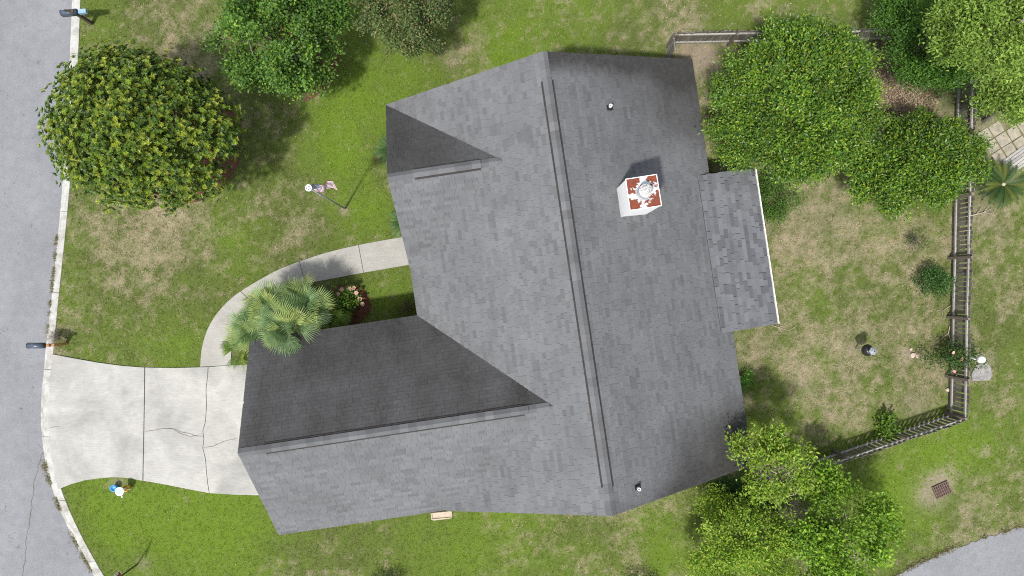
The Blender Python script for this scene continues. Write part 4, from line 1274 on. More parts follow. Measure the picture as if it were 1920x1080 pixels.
shrub('garden_shrub', 'added dark rounded shrub beyond the bottom edge, casting shadow onto the lower lawn', (722, 1105), 0.7, 1.3, DK2, 208, per=50, n=40)  # added just out of view so its shadow falls on the lawn
shrub('garden_shrub', 'added dark shrub beyond the bottom edge left of the wax myrtle, casting shadow into view', (1200, 1104), 0.7, 1.2, DK2, 209, per=50, n=40)  # second added shrub out of view, likewise there for its shadow
shrub('vine_shrub', 'dull green vine shrub over the fence below the right edge tree', (1815, 205), 0.55, 1.2, [(0.05, 0.10, 0.03), (0.07, 0.13, 0.035)], 210, per=40, n=30, L=0.08, Wd=0.045, ry=0.7)
shrub('garden_shrub', 'low brown green weed clump at the foot of the entrance eave', (762, 578), 0.28, 0.3, [(0.10, 0.10, 0.045), (0.14, 0.12, 0.07)], 211, per=26, n=14, L=0.09, Wd=0.02)

# white magnolia blooms as things of the tree
mag2 = [o for o in bpy.data.objects if o.get('label', '').startswith('larger dense magnolia')][0]
blooms(mag2, [(1554, 69, 4.85), (1591, 77, 4.75)], 'cream', 0.14, 'flower', 8)

# fan palms (palmettos): every fan a frond of its own
def fan_verts(L, n, spread, g, droop=0.25, w=0.035):
    P = []; D = []; Nn = []; Ls = []; Ws = []
    vs = []; ts = []
    for i in range(n):
        a = (i / (n - 1) - 0.5) * spread
        l = L * (0.72 + 0.28 * math.cos(a * 0.8)) * g.uniform(0.92, 1.05)
        d = np.array([math.cos(a), math.sin(a), 0]); s = np.array([-math.sin(a), math.cos(a), 0])
        z1 = 0.05 * abs(a); ww = w * g.uniform(0.8, 1.1)
        m1 = d * l * 0.45 + np.array([0, 0, z1 * l]); m2 = d * l * 0.8 + np.array([0, 0, -droop * l * 0.15])
        tip = d * l + np.array([0, 0, -droop * l * g.uniform(0.3, 0.8)])
        b = len(vs)
        vs += [d * 0.03, m1 + s * ww, m1 - s * ww, m2 + s * ww * 0.75, m2 - s * ww * 0.75, tip]
        ts += [(b, b + 2, b + 1), (b + 1, b + 2, b + 4), (b + 1, b + 4, b + 3), (b + 3, b + 4, b + 5)]
    return np.array(vs), np.array(ts)
def frond_obj(root, origin, az, el, L, petiole, tint, g, n=17, spread=1.6, roll=0.0):
    v, t = fan_verts(L, n, spread, g, 0.35, 0.019)
    rot = Matrix.Rotation(az, 3, 'Z') @ Matrix.Rotation(-el, 3, 'Y') @ Matrix.Rotation(roll, 3, 'X')
    d = rot @ Vector((1, 0, 0))
    R3 = np.array(rot)
    hub = Vector(origin) + d * petiole
    v = v @ R3.T + np.array(hub)
    # petiole
    s = np.array(d.cross(Vector((0, 0, 1))).normalized()) * 0.015
    b = len(v)
    o = np.array(origin)
    v = np.concatenate([v, [o + s, o - s, np.array(hub) + s * .7 + np.array(d) * 0.04, np.array(hub) - s * .7 + np.array(d) * 0.04]])
    t = np.concatenate([t, [(b, b + 1, b + 2), (b + 1, b + 3, b + 2)]])
    leafc = np.array(tint)
    c = np.tile(leafc, (len(v), 1)) * (1 + np.repeat(g.uniform(-.2, .2, (len(v) // 2 + 1, 1)), 2, 0)[:len(v)])
    return obj('frond', np_mesh('frond', v, tris=t, attrs={'tint': np.clip(c, .002, .9)}), M['leaf'], root)
def palmetto(label, px, crowns, seed, tints, L=0.75, n=14, group='palmettos beside the garage'):
    g = np.random.default_rng(seed)
    base = W(*px)
    root = empty('palmetto', base, 0, label, 'palm', group)
    bm = bmesh.new()
    for (cx, cy, h) in crowns:
        c = W(cx, cy, h) - base
        add_tube(bm, [(c.x * .5, c.y * .5, -.05), (c.x * .7, c.y * .7, h * .4), (c.x, c.y, h)], [.09, .08, .07], 8)
        for k in range(n):
            az = k * 2.399 + g.uniform(-.3, .3); el = g.uniform(0.0, 1.15)
            frond_obj(root, (c.x, c.y, h - .03), az, el, L * g.uniform(.75, 1.1), L * g.uniform(.35, .7), tints[int(g.integers(0, len(tints)))], g, roll=g.uniform(-1.1, 1.1))
    obj('trunk', bm_mesh('trunk', bm), M['bark'], root)
PT = [(0.16, 0.25, 0.11), (0.21, 0.30, 0.145), (0.25, 0.33, 0.11), (0.13, 0.215, 0.09), (0.33, 0.39, 0.13)]
PTL = [(0.15, 0.24, 0.04), (0.20, 0.27, 0.05), (0.12, 0.20, 0.04)]
palmetto('tall cluster of blue green fan palms overhanging the walkway and garage eave', (556, 580), [(512, 583, 1.9), (566, 575, 2.0), (538, 612, 2.5), (487, 612, 1.7)], 301, PT, 0.86, 34)
palmetto('small yellow green fan palm between the tall cluster and the hydrangea', (612, 596), [(613, 600, 1.0)], 302, PTL, 0.65, 15)
palmetto('low yellow tipped fan palm at the garage corner beside the driveway', (462, 655), [(458, 655, 0.6)], 303, PTL, 0.7, 15)

# sago palms: pinnate fronds
def sago(label, px, h, L, n, seed, tints, centre='tan_stone'):
    g = np.random.default_rng(seed)
    root = empty('sago_palm', W(*px), 0, label, 'palm', 'sago palms')
    for k in range(n):
        az = k * 2.399; el = 0.15 + 0.9 * (k / n) + g.uniform(-.1, .1)
        ln = L * g.uniform(.85, 1.08)
        m = 22
        vs = []; ts = []
        pts = []
        for i in range(m + 1):
            s = i / m
            rr2 = ln * s; zz = h + ln * (s * math.sin(el) * 0.9 - 0.42 * s * s)
            pts.append(np.array([rr2 * math.cos(el * .55) * math.cos(az), rr2 * math.cos(el * .55) * math.sin(az), zz]))
        sd = np.array([-math.sin(az), math.cos(az), 0])
        for i in range(2, m):
            p = pts[i]; d = pts[i + 1] - pts[i]; d /= np.linalg.norm(d)
            wl = 0.17 * ln * math.sin(math.pi * (0.12 + 0.83 * i / m)) + 0.02
            for sg in (-1, 1):
                b = len(vs)
                tip = p + (sd * sg * 0.85 + d * 0.55) * wl + np.array([0, 0, 0.10 * wl])
                vs += [p - d * 0.019, p + d * 0.021, tip]
                ts.append((b, b + 1, b + 2))
        for i in range(m):
            b = len(vs); vs += [pts[i] + sd * .008, pts[i] - sd * .008, pts[i + 1] + sd * .006, pts[i + 1] - sd * .006]
            ts += [(b, b + 1, b + 2), (b + 1, b + 3, b + 2)]
        tint = np.array(tints[int(g.integers(0, len(tints)))]) * g.uniform(.8, 1.2)
        me = np_mesh('frond', np.array(vs), tris=np.array(ts), attrs={'tint': np.tile(tint, (len(vs), 1))})
        obj('frond', me, M['leaf'], root)
    B('trunk', M['bark'], root, True, lambda bm: add_lathe(bm, [(0.16, -0.05), (0.19, h * .4), (0.15, h), (0, h + .02)], 12))
    B('cone', M[centre], root, True, lambda bm: add_lathe(bm, [(0.08, h), (0.075, h + .06), (0.04, h + .12), (0, h + .14)], 12))
SG = [(0.045, 0.105, 0.025), (0.06, 0.125, 0.028), (0.08, 0.14, 0.03)]
sago('full sago palm rosette at the right edge outside the fence', (1852, 352), 0.85, 1.02, 46, 401, [(0.035, 0.075, 0.016), (0.055, 0.10, 0.02), (0.12, 0.15, 0.028)])
sago('sago palm half hidden under the entrance gable eave', (742, 286), 0.45, 0.85, 26, 402, SG)
sago('sago palm half hidden under the eave just above the walkway', (762, 418), 0.4, 0.75, 26, 403, SG)

# ------------------------------------------------------------------ mailboxes
def arch_box(bm, L, w, h, z, x0=0.0, y0=0.0):
    n = 8
    prof = [(-w / 2, 0), (w / 2, 0)] + [(w / 2 * math.cos(math.pi * k / n), h - w / 2 + w / 2 * math.sin(math.pi * k / n)) for k in range(n + 1)]
    a = [bm.verts.new((x0 - L / 2, y0 + y, z + q)) for y, q in prof]; b = [bm.verts.new((x0 + L / 2, y0 + y, z + q)) for y, q in prof]
    bm.faces.new(a[::-1]); bm.faces.new(b)
    for i in range(len(prof)):
        bm.faces.new((a[i], a[(i + 1) % len(prof)], b[(i + 1) % len(prof)], b[i]))
mb = empty('mailbox', W(124, 644), 0, 'dark mailbox on an orange brown timber post beside the driveway kerb', 'mailbox', 'mailboxes along the kerb')
B('post', M['timber'], mb, False, lambda bm: add_box(bm, (0, 0, 0.55), (0.10, 0.10, 1.15)))
B('arm', M['timber'], mb, False, lambda bm: add_box(bm, (-0.20, 0, 0.97), (0.78, 0.095, 0.09), 0))
B('brace', M['timber'], mb, False, lambda bm: add_hexa(bm, [(-.05, -.04, .45), (-.05, .04, .45), (-.05, .04, .55), (-.05, -.04, .55), (-.42, -.04, .83), (-.42, .04, .83), (-.42, .04, .925), (-.42, -.04, .925)]))
bx_ = B('box', M['navy'], mb, True, lambda bm: arch_box(bm, 0.58, 0.22, 0.27, 1.018, -0.43))
B('door', M['black'], bx_, False, lambda bm: arch_box(bm, 0.015, 0.23, 0.275, 1.016, -0.73))
mb2 = empty('mailbox', W(172, 44), 0.1, 'dark mailbox on a black post with a pale blue newspaper box, top left', 'mailbox', 'mailboxes along the kerb')
B('post', M['dktimber'], mb2, False, lambda bm: add_box(bm, (0, 0, 0.62), (0.11, 0.11, 1.3)))
B('arm', M['dktimber'], mb2, False, lambda bm: add_box(bm, (-0.12, 0.0, 0.93), (0.85, 0.10, 0.09)))
B('brace', M['dktimber'], mb2, False, lambda bm: add_hexa(bm, [(.05, -.04, 1.04), (.05, .04, 1.04), (.05, .04, 1.12), (.05, -.04, 1.12), (-.22, -.04, 1.30), (-.22, .04, 1.30), (-.22, .04, 1.38), (-.22, -.04, 1.38)]))
bx_ = B('box', M['navy'], mb2, True, lambda bm: arch_box(bm, 0.60, 0.22, 0.25, 0.978, -0.20, 0.02))
B('door', M['black'], bx_, False, lambda bm: arch_box(bm, 0.015, 0.23, 0.255, 0.976, -0.51, 0.02))
B('newspaper_box', M['bluebox'], mb2, False, lambda bm: (add_box(bm, (0.30, 0.02, 1.05), (0.30, 0.16, 0.14))))

# ------------------------------------------------------------------ flagpole and flag
pb = W(647, 391); pt = W(579, 352.5, 4.9)
fp = empty('flagpole', pb, 0, 'thin grey flagpole with a white spoked solar disc leaning over the front lawn', 'flagpole')
dv = pt - pb
B('pole', M['steel'], fp, True, lambda bm: add_tube(bm, [(0, 0, -0.1), dv * .5, dv], [0.04, 0.034, 0.026], 10))
def disc(bm):
    n = 28
    add_lathe(bm, [(0.085, .045), (0.11, .05), (0.115, 0.0), (0.085, 0.0), (0.085, .045)], n, dv)
    add_lathe(bm, [(0.0, .075), (0.032, .06), (0.042, 0.03), (0.042, 0.0), (0, 0)], 16, dv)
    for k in range(6):
        a = k * math.pi / 3
        add_box(bm, (dv.x + .064 * math.cos(a), dv.y + .064 * math.sin(a), dv.z + .036), (.055, .013, .014), a)
B('disc_light', M['white'], fp, False, disc)
B('solar_cell', M['navy'], fp, False, lambda bm: add_lathe(bm, [(0.0, .012), (0.086, .012), (0.086, .004), (0, .004)], 24, dv))
fo = W(583.5, 352.0, 4.78)
flag = empty('flag', fo, 0, 'stars and stripes flag rippling from the top of the flagpole', 'flag')
FLn, FH = 0.92, 0.56
fdir = Vector((0.97, 0.24, 0)).normalized(); fs = Vector((-fdir.y, fdir.x, 0))
def fpos(u, v):
    q = 0.055 * math.sin(u * 9 + v * 2.2) * (0.3 + u) + 0.02 * math.sin(u * 19 + v * 5)
    lean = 0.28
    p = fdir * (u * FLn * 0.80) + fs * (q * 1.0 - (v) * FH * lean + 0.06) + Vector((0, 0, -v * FH * .95 - 0.10 * u * u + 0.02 * math.sin(u * 9 + 1)))
    return p
def flag_piece(name, mat, u0, u1, v0, v1, off=0.0, nu=24):
    bm = bmesh.new()
    rows = []
    for j in range(3):
        v = v0 + (v1 - v0) * j / 2
        rows.append([bm.verts.new(fpos(u0 + (u1 - u0) * i / nu, v) + Vector((0, 0, off))) for i in range(nu + 1)])
    for a, b in zip(rows, rows[1:]):
        for i in range(nu): bm.faces.new((a[i], a[i + 1], b[i + 1], b[i]))
    me = bm_mesh(name, bm)
    o = obj(name, me, M[mat], flag)
    md = o.modifiers.new('thickness', 'SOLIDIFY'); md.thickness = 0.003
    return o
for k in range(13):
    v0, v1 = k / 13, (k + 1) / 13
    flag_piece('stripe', 'flagred' if k % 2 == 0 else 'flagwhite', 0.40 if k < 7 else 0.0, 1.0, v0, v1)
for k in range(1):
    bm = bmesh.new(); nu, nv = 12, 10
    rows = [[bm.verts.new(fpos(0.40 * i / nu, 7 / 13 * j / nv)) for i in range(nu + 1)] for j in range(nv + 1)]
    for a, b in zip(rows, rows[1:]):
        for i in range(nu): bm.faces.new((a[i], a[i + 1], b[i + 1], b[i]))
    canton = obj('canton', bm_mesh('canton', bm), M['flagblue'], flag)
    md = canton.modifiers.new('thickness', 'SOLIDIFY'); md.thickness = 0.003
    bm = bmesh.new()
    for row in range(9):
        cnt = 6 if row % 2 == 0 else 5
        for c_ in range(cnt):
            u = 0.40 * ((c_ * 2 + (1 if row % 2 == 0 else 2)) / 12); v = 7 / 13 * (row + 1) / 10
            for sgn in (-1, 1):
                vs_ = []
                for q in range(10):
                    rr_ = (0.017 if q % 2 == 0 else 0.007); a = q * math.pi / 5
                    p = fpos(u + rr_ * math.sin(a) / (FLn * .8), v - rr_ * math.cos(a) / (FH * .95))
                    e = (fpos(u + .01, v) - fpos(u, v)).cross(fpos(u, v + .01) - fpos(u, v)).normalized()
                    vs_.append(bm.verts.new(p + e * sgn * 0.006))
                bm.faces.new(vs_)
    st = obj('stars', bm_mesh('stars', bm), M['flagwhite'], canton); st['kind'] = 'stuff'

# ------------------------------------------------------------------ stop sign (octagon faces down-right)
sb = W(257.5, 1058)
sw = Vector((0.3, 0.954, 0)).normalized()            # along the sign's width (world)
sn = Vector((0.954, -0.3, 0)).normalized()           # the way it faces
sg = empty('stop_sign', sb, 0, 'red octagonal stop sign on a thin black post at the bottom left corner', 'sign')
B('post', M['black'], sg, False, lambda bm: add_tube(bm, [(0, 0, -.1), (0, 0, 2.05)], 0.03, 8))
SC = 1.66
def octa(R, o0, o1):
    def f(bm):
        c = Vector((0, 0, SC))
        p = [sw * R * math.cos(math.pi / 8 + k * math.pi / 4) + Vector((0, 0, R * math.sin(math.pi / 8 + k * math.pi / 4))) for k in range(8)]
        a = [bm.verts.new(c + q + sn * o0) for q in p]; b = [bm.verts.new(c + q + sn * o1) for q in p]
        bm.faces.new(a); bm.faces.new(b[::-1])
        for i in range(8): bm.faces.new((a[i], a[(i + 1) % 8], b[(i + 1) % 8], b[i]))
    return f
plate = B('border', M['white'], sg, False, octa(0.41, 0.032, 0.038))
B('face', M['signred'], sg, False, octa(0.385, 0.0385, 0.042))
cu = bpy.data.curves.new('lettering', 'FONT'); cu.body = 'STOP'; cu.align_x = 'CENTER'; cu.align_y = 'CENTER'; cu.size = 0.34; cu.extrude = 0.001
tmp = bpy.data.objects.new('lettering', cu); COL.objects.link(tmp)
bpy.context.view_layer.update()
dg = bpy.context.evaluated_depsgraph_get()
tme = bpy.data.meshes.new_from_object(tmp.evaluated_get(dg))
bpy.data.objects.remove(tmp)
tme.name = 'lettering'
tm = Matrix(((sw.x, 0, sn.x, sn.x * 0.0435), (sw.y, 0, sn.y, sn.y * 0.0435), (0, 1, 0, SC), (0, 0, 0, 1)))
tme.transform(tm)
lt = obj('lettering', tme, M['white'], sg)

# ------------------------------------------------------------------ pots and bird bath by the driveway
def pot(name, label, px, r, h, mat, wat=None, cat='pot', group='pots beside the driveway'):
    root = empty(name, W(*px), 0, label, cat, group)
    B('body', M[mat], root, True, lambda bm: add_lathe(bm, [(0, 0), (r * .72, 0), (r * .85, h * .5), (r, h), (r * 0.86, h), (r * .78, h * .72), (0, h * .70)], 22))
    B('rim', M[mat], root, True, lambda bm: add_lathe(bm, [(r * .86, h + .004), (r * 1.08, h + .004), (r * 1.1, h - .05), (r * 1.0, h - .055)], 22))
    return root
pot('garden_pot', 'round blue pot left of the white bird bath by the driveway', (219, 912.5), 0.13, 0.26, 'blue')
pot('garden_pot', 'round ochre yellow pot right of the white bird bath by the driveway', (243, 912), 0.13, 0.30, 'yellow')
bb = empty('bird_bath', W(240, 913.5), 0, 'white bird bath with a small spout between the blue and yellow pots', 'bird bath')
B('pedestal', M['white'], bb, True, lambda bm: add_lathe(bm, [(0.12, 0), (0.09, .06), (0.045, .12), (0.045, .42), (0.09, .50), (0, .5)], 18))
def bowl(bm):
    add_lathe(bm, [(0.05, .48), (0.12, .50), (0.17, .60), (0.175, .615), (0.145, .615), (0.125, .565), (0, .555)], 26)
    add_box(bm, (0.09, -0.20, .60), (0.05, 0.09, 0.03), 0.3)
bw = B('bowl', M['white'], bb, True, bowl)
B('water', M['water'], bw, False, lambda bm: add_lathe(bm, [(0, .578), (0.132, .578), (0.132, .57), (0, .57)], 24))

# ------------------------------------------------------------------ back yard things
bf = empty('bird_feeder', W(1604, 653), 0, 'black bird feeder with a grey hexagonal cap on a white post', 'bird feeder')
B('post', M['white'], bf, True, lambda bm: add_tube(bm, [(0, 0, -.05), (0, 0, 1.3)], 0.03, 10))
B('baffle', M['black'], bf, True, lambda bm: add_lathe(bm, [(0.235, .92), (0.24, .94), (0.17, 1.10), (0.12, 1.16), (0, 1.17)], 26))
B('body', M['dkgrey'], bf, False, lambda bm: add_lathe(bm, [(0.10, 1.14), (0.12, 1.36), (0, 1.36)], 6))
cp = B('cap', M['steel'], bf, False, lambda bm: add_lathe(bm, [(0.125, 1.34), (0.165, 1.36), (0.165, 1.38), (0.06, 1.47), (0.0, 1.47)], 6))
B('knob', M['black'], bf, True, lambda bm: add_lathe(bm, [(0.02, 1.465), (0.028, 1.50), (0, 1.515)], 10))
gl = empty('globe_lamp', W(1796, 668), 0, 'white rounded globe lamp rising from the rose bush at the fence', 'lamp')
B('post', M['white'], gl, True, lambda bm: add_tube(bm, [(0, 0, 0), (0, 0, 1.3)], 0.045, 10))
B('globe', M['white'], gl, True, lambda bm: add_lathe(bm, [(0.05, 1.22), (0.11, 1.27), (0.145, 1.36), (0.14, 1.45), (0.09, 1.53), (0, 1.56)], 22))
def slab_stone(name, label, pts, h, mat, cat, seed, chips=True):
    r = random.Random(seed)
    P = [Vector((*W2(*p), 0)) for p in ragged(pts + [pts[0]], 5, 0.5)[:-1]]
    c = sum(P, Vector()) / len(P)
    root_loc = Vector((c.x, c.y, 0))
    bm = bmesh.new()
    add_prism(bm, [(p.x - c.x, p.y - c.y) for p in P], -0.05, h)
    bmesh.ops.bevel(bm, geom=[e for e in bm.edges if e.verts[0].co.z > h - .001 and e.verts[1].co.z > h - .001], offset=min(.012, h * .3), segments=2, affect='EDGES')
    o = obj(name, bm_mesh(name, bm), M[mat]); o.location = root_loc
    return tag(o, label, cat)
slab_stone('paving_stone', 'flat grey stone slab lying outside the fence below the globe lamp', [(1829, 684), (1850, 681), (1857, 690), (1859, 706), (1853, 713), (1822, 714), (1821, 700)], 0.05, 'stone', 'paving stone', 3)
# splash block
sx = empty('splash_block', W(828, 966), 0.10, 'tan concrete splash block on the lawn under the garage eave', 'splash block')
def splash(bm):
    L_, w_, h_ = 0.86, 0.32, 0.10
    add_prism(bm, [(-.43, -.13), (-.30, -.16), (.40, -.14), (.43, -.05), (.43, .12), (.40, .16), (-.30, .16), (-.43, .15)], 0.0, 0.055)
    add_prism(bm, [(-.41, .11), (.41, .12), (.39, .155), (-.30, .155), (-.41, .145)], 0.0551, .10)
    add_prism(bm, [(-.41, -.125), (-.30, -.155), (.39, -.135), (.41, -.10), (-.41, -.09)], 0.0551, .10)
    add_prism(bm, [(-.42, -.085), (-.38, -.085), (-.38, .105), (-.42, .105)], 0.0551, .10)
B('trough', M['tan_stone'], sx, False, splash)
# drain grate
gc = W(1765.5, 918)
ga = math.radians(24)
dr = empty('drain_grate', gc, ga, 'rusty iron drain grate set in the lawn at the lower right', 'drain grate')
B('pit', M['pit'], dr, False, lambda bm: add_box(bm, (0, 0, 0.004), (0.68, 0.52, 0.03)))
for i in range(8):
    B('bar', M['rustbar'], dr, False, lambda bm: add_box(bm, (-0.315 + i * 0.09, 0, 0.04), (0.036, 0.54, 0.03)))
for i in range(5):
    B('cross_bar', M['rustbar'], dr, False, lambda bm: add_box(bm, (0, -0.24 + i * 0.12, 0.032), (0.70, 0.026, 0.025)))
# rocks by the rose bush
for i, (px, py, r_, lb) in enumerate([(1712, 666, 0.11, 'pale pink rock nearest the rose bush left end'), (1708, 655, 0.06, 'tiny pale stone just above the pink rock'), (1720, 668, 0.08, 'pale broken stone touching the rose bush left end'), (1777, 731, 0.09, 'small pale tan block on soil inside the right fence')]):
    rb_ = random.Random(i + 40); bm = bmesh.new()
    bmesh.ops.create_icosphere(bm, subdivisions=2, radius=r_)
    for v in bm.verts: v.co *= rb_.uniform(.8, 1.15); v.co.z *= .6
    o = obj('rock', bm_mesh('rock', bm), M['pinkstone'] if i < 3 else M['tan_stone']); o.location = W(px, py, r_ * .3)
    tag(o, lb, 'rock', 'loose stones in the back yard')
# twigs and fallen branches
def branch(label, pts, r, seed, forks=3, mat='twig', h=0.03):
    rb_ = random.Random(seed)
    c = W(*pts[0])
    bm = bmesh.new()
    P = [W(x, y, h + rb_.uniform(0, .05)) - c for x, y in pts]
    add_tube(bm, P, [r * (1 - .75 * i / (len(P) - 1)) for i in range(len(P))], 6)
    for _ in range(forks):
        i = rb_.randrange(1, len(P)); s = P[i]
        d = (P[i] - P[i - 1]).normalized(); a = rb_.choice((-1, 1)) * rb_.uniform(.4, .9)
        d2 = Vector((d.x * math.cos(a) - d.y * math.sin(a), d.x * math.sin(a) + d.y * math.cos(a), 0.1))
        add_tube(bm, [s, s + d2 * .22, s + d2 * .4 + Vector((0, .05, 0))], [r * .5, r * .35, r * .12], 5)
    o = obj('fallen_branch', bm_mesh('fallen_branch', bm), M[mat]); o.location = c
    return tag(o, label, 'branch', 'fallen branches')
branch('pale fallen branch across the fence below the sago palm', [(1812, 406), (1830, 402), (1845, 398), (1860, 391)], 0.03, 1)
branch('curved dry branch lying left of the fence above the rose bush', [(1781, 612), (1778, 625), (1765, 635), (1752, 645)], 0.018, 2, 1)
branch('forked pale twig against the fence at mid height', [(1788, 570), (1778, 576), (1768, 583)], 0.02, 3, 2)
branch('bundle of dry twigs on the grass below the porch gutter end', [(1447, 610), (1460, 614), (1478, 620)], 0.016, 4, 6)
branch('short dry twig beside the shrub near the right fence', [(1735, 506), (1745, 512)], 0.02, 5, 0)
twig_bush('dry_bush', 'dry leafless grey bush hanging over the kerb above the lower mailbox', (107, 632), 46, 0.5, 0.55, 12, 'twig', 0.006)

# ------------------------------------------------------------------ patio and the deck beyond the fence
patio = empty('patio'); patio['kind'] = 'structure'
prr = random.Random(8)
pcx, pcy = W2(1880, 262)
ang = math.radians(32)
for i in range(-4, 5):
    for j in range(-4, 5):
        x, y = i * 0.52, j * 0.52
        wx, wy = pcx + x * math.cos(ang) - y * math.sin(ang), pcy + x * math.sin(ang) + y * math.cos(ang)
        if not in_poly(np.array([wx]), np.array([wy]), PATIO_POLY)[0]: continue
        bm = bmesh.new()
        add_box(bm, (0, 0, -0.02), (0.47 + prr.uniform(-.02, .02), 0.47 + prr.uniform(-.02, .02), 0.09))
        o = obj('paver', bm_mesh('paver', bm), M['paver'], patio); o.location = (wx, wy, 0.01 + prr.uniform(-.008, .008)); o.rotation_euler = (prr.gauss(0, .01), prr.gauss(0, .01), ang + prr.gauss(0, .03))
deck_t = empty('wooden_deck', W(1912, 300), math.radians(36), 'grey weathered plank walkway at the right edge below the patio', 'deck')
for i in range(7):
    B('plank', M['rail'], deck_t, False, lambda bm: add_box(bm, (0, -0.36 + i * 0.12, 0.07), (1.5, 0.105, 0.03)))
for sx_ in (-.6, .6):
    B('joist', M['post'], deck_t, False, lambda bm: add_box(bm, (sx_, 0, 0.02), (0.08, 0.85, 0.065)))

# ------------------------------------------------------------------ grass blades over the lawn
def grass():
    g = np.random.default_rng(900)
    n = 150000
    x = g.uniform(W2(40, 0)[0], W2(1960, 0)[0], n); y = g.uniform(W2(0, 1120)[1], W2(0, -40)[1], n)
    bad = in_poly(x, y, [(px + 0.0, py) for px, py in poly([(-3000, -250)] + KERB_IN + [(317, 3000), (-3000, 3000)])])
    for pg in [DRIVE_POLY, WALK_POLY, ROAD2_POLY, PATIO_POLY] + HOUSE_POLYS:
        bad |= in_poly(x, y, pg)
    k = CAM_H / FPX
    for (c, rx, ry) in BEDS:
        cx, cy = W2(*c)
        bad |= ((x - cx) / (rx * k)) ** 2 + ((y - cy) / (ry * k)) ** 2 < 0.97
    d, l, s = turf(x, y)
    bad |= g.uniform(0, 1, n) < s * 0.85 + 0.25 * d
    x, y, d, l = x[~bad], y[~bad], d[~bad], l[~bad]
    n = len(x)
    zz = (fbm(x, y, 0.9, 77, 3) - 0.5) * 0.03 - 0.02
    nb = 4
    P = np.repeat(np.stack([x, y, zz], 1), nb, 0) + np.concatenate([g.normal(0, 0.03, (n * nb, 2)), np.zeros((n * nb, 1))], 1)
    a = g.uniform(0, 6.28, n * nb)
    D = np.stack([np.cos(a) * 0.8, np.sin(a) * 0.8, g.uniform(.35, 1.1, n * nb)], 1)
    Nn = np.tile(np.array([[0, 0, 1.0]]), (n * nb, 1)) + g.normal(0, .3, (n * nb, 3))
    L = g.uniform(.05, .095, n * nb); Wd = g.uniform(.011, .02, n * nb)
    D /= np.linalg.norm(D, axis=1, keepdims=True)
    Sd = np.cross(D, Nn); Sd /= np.linalg.norm(Sd, axis=1, keepdims=True) + 1e-9
    v = np.stack([P + Sd * Wd[:, None] * .5, P - Sd * Wd[:, None] * .5, P + D * L[:, None]], 1).reshape(-1, 3)
    t = np.arange(n * nb * 3).reshape(-1, 3)
    dd = np.repeat(d, nb); ll = np.repeat(l, nb)
    dryleaf = (g.uniform(0, 1, n * nb) < np.clip((dd - 0.22) * 1.25, 0.05, 0.9))[:, None]
    green = (1 - ll[:, None]) * np.array([[0.115, 0.145, 0.038]]) + ll[:, None] * np.array([[0.158, 0.240, 0.024]])
    straw = np.array([[0.36, 0.305, 0.195]]) * g.uniform(.7, 1.15, (n * nb, 1))
    L = L * np.where(dryleaf[:, 0], 1.35, 1.0)
    v = np.stack([P + Sd * Wd[:, None] * .5, P - Sd * Wd[:, None] * .5, P + D * L[:, None]], 1).reshape(-1, 3)
    straw = straw * np.where(g.uniform(0, 1, (n * nb, 1)) < 0.25, 1.4, 1.0)
    c = np.where(dryleaf, straw, green) * g.uniform(.5, 1.45, (n * nb, 1))
    o = obj('grass', np_mesh('grass', v, tris=t, attrs={'tint': np.repeat(c, 3, 0)}), M['grass'])
    o['kind'] = 'stuff'
    tag(o, 'short patchy grass blades covering the lawns round the house', 'grass')
grass()
def strip_weeds(name, label, line, n, w, tints, seed, L=0.10, h=-0.08):
    g = np.random.default_rng(seed)
    pts = np.array(line, float)
    seg = np.linalg.norm(np.diff(pts, axis=0), axis=1); cum = np.concatenate([[0], np.cumsum(seg)]) / seg.sum()
    t = g.uniform(0, 1, n)
    t = t[fbm(t * 60, t * 0, 3.0, seed, 2) > 0.45]
    n = len(t)
    px = np.interp(t, cum, pts[:, 0]) + g.normal(0, w, n); py = np.interp(t, cum, pts[:, 1]) + g.normal(0, w, n)
    k = CAM_H / FPX
    P = np.stack([(px - NX) * k, -(py - NY) * k, np.full(n, h)], 1)
    D = rand_dirs(n, g, 0.1)
    v, tr = leaf_arrays(P, D, np.tile([[0, 0, 1.0]], (n, 1)) + g.normal(0, .3, (n, 3)), g.uniform(.5, 1.2, n) * L, np.full(n, .018))
    c = np.asarray(tints)[g.integers(0, len(tints), n)] * g.uniform(.7, 1.2, (n, 1))
    o = obj(name, np_mesh(name, v, tris=tr, attrs={'tint': np.repeat(c, 4, 0)}), M['grass'])
    tag(o, label, 'weeds', kind='stuff')
WEED = [(0.24, 0.20, 0.12), (0.17, 0.16, 0.07), (0.12, 0.14, 0.04), (0.30, 0.25, 0.16)]
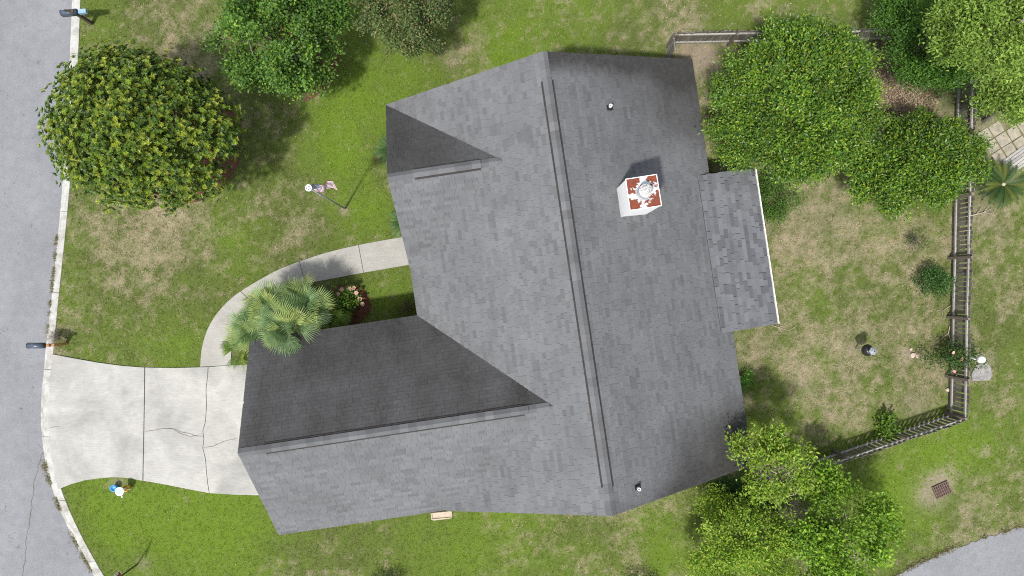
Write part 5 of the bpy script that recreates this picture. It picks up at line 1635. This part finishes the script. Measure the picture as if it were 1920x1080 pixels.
strip_weeds('weeds', 'straw coloured weeds growing in the lower kerb gutter', [(80, 870), (92, 905), (105, 940), (128, 993), (160, 1052), (188, 1095)], 2600, 3.2, WEED, 21)
strip_weeds('weeds', 'dead grass and leaf litter along the kerb above the lower mailbox', [(104, 440), (99, 500), (93, 560), (86, 625)], 900, 1.6, WEED, 22)
strip_weeds('weeds', 'ragged dry grass along the edge of the street at bottom right', [(1668, 1086), (1720, 1056), (1800, 1022), (1925, 983)], 2200, 2.6, WEED, 23, 0.11, 0.0)
def litter(name, label, c, rx, ry, n, tints, seed, L=0.12, w=.012, rmin=0.0):
    g = np.random.default_rng(seed)
    a = g.uniform(0, 6.28, n); r = np.sqrt(g.uniform(rmin, 1, n))
    k = CAM_H / FPX
    cx, cy = W2(*c)
    P = np.stack([cx + rx * k * r * np.cos(a), cy + ry * k * r * np.sin(a), 0.02 + 0.07 * (1 - r ** 3)], 1)
    D = rand_dirs(n, g, -0.1); D[:, 2] *= 0.25
    v, t = leaf_arrays(P, D, np.tile([[0, 0, 1.0]], (n, 1)), g.uniform(.6, 1.3, n) * L, np.full(n, w))
    cc = np.asarray(tints)[g.integers(0, len(tints), n)] * g.uniform(.6, 1.3, (n, 1))
    o = obj(name, np_mesh(name, v, tris=t, attrs={'tint': np.repeat(cc, 4, 0)}), M['grass'])
    tag(o, label, 'mulch', kind='stuff')
STRAW = [(0.19, 0.075, 0.042), (0.13, 0.05, 0.03), (0.25, 0.12, 0.07)]
for i, (c, rx, ry) in enumerate(BEDS):
    litter('pine_straw', ('reddish pine straw under the large magnolia', 'reddish pine straw under the bushy front tree', 'dark pine straw under the hydrangea')[i], c, rx, ry, (5000, 3000, 1200)[i], STRAW, 60 + i)
LF = [(0.24, 0.16, 0.10), (0.32, 0.25, 0.17), (0.16, 0.10, 0.065), (0.40, 0.33, 0.24)]
litter('leaf_litter', 'brown leaf litter on the bare soil between the magnolias and top fence', (1690, 150), 75, 95, 5200, LF, 71, 0.10, .04)
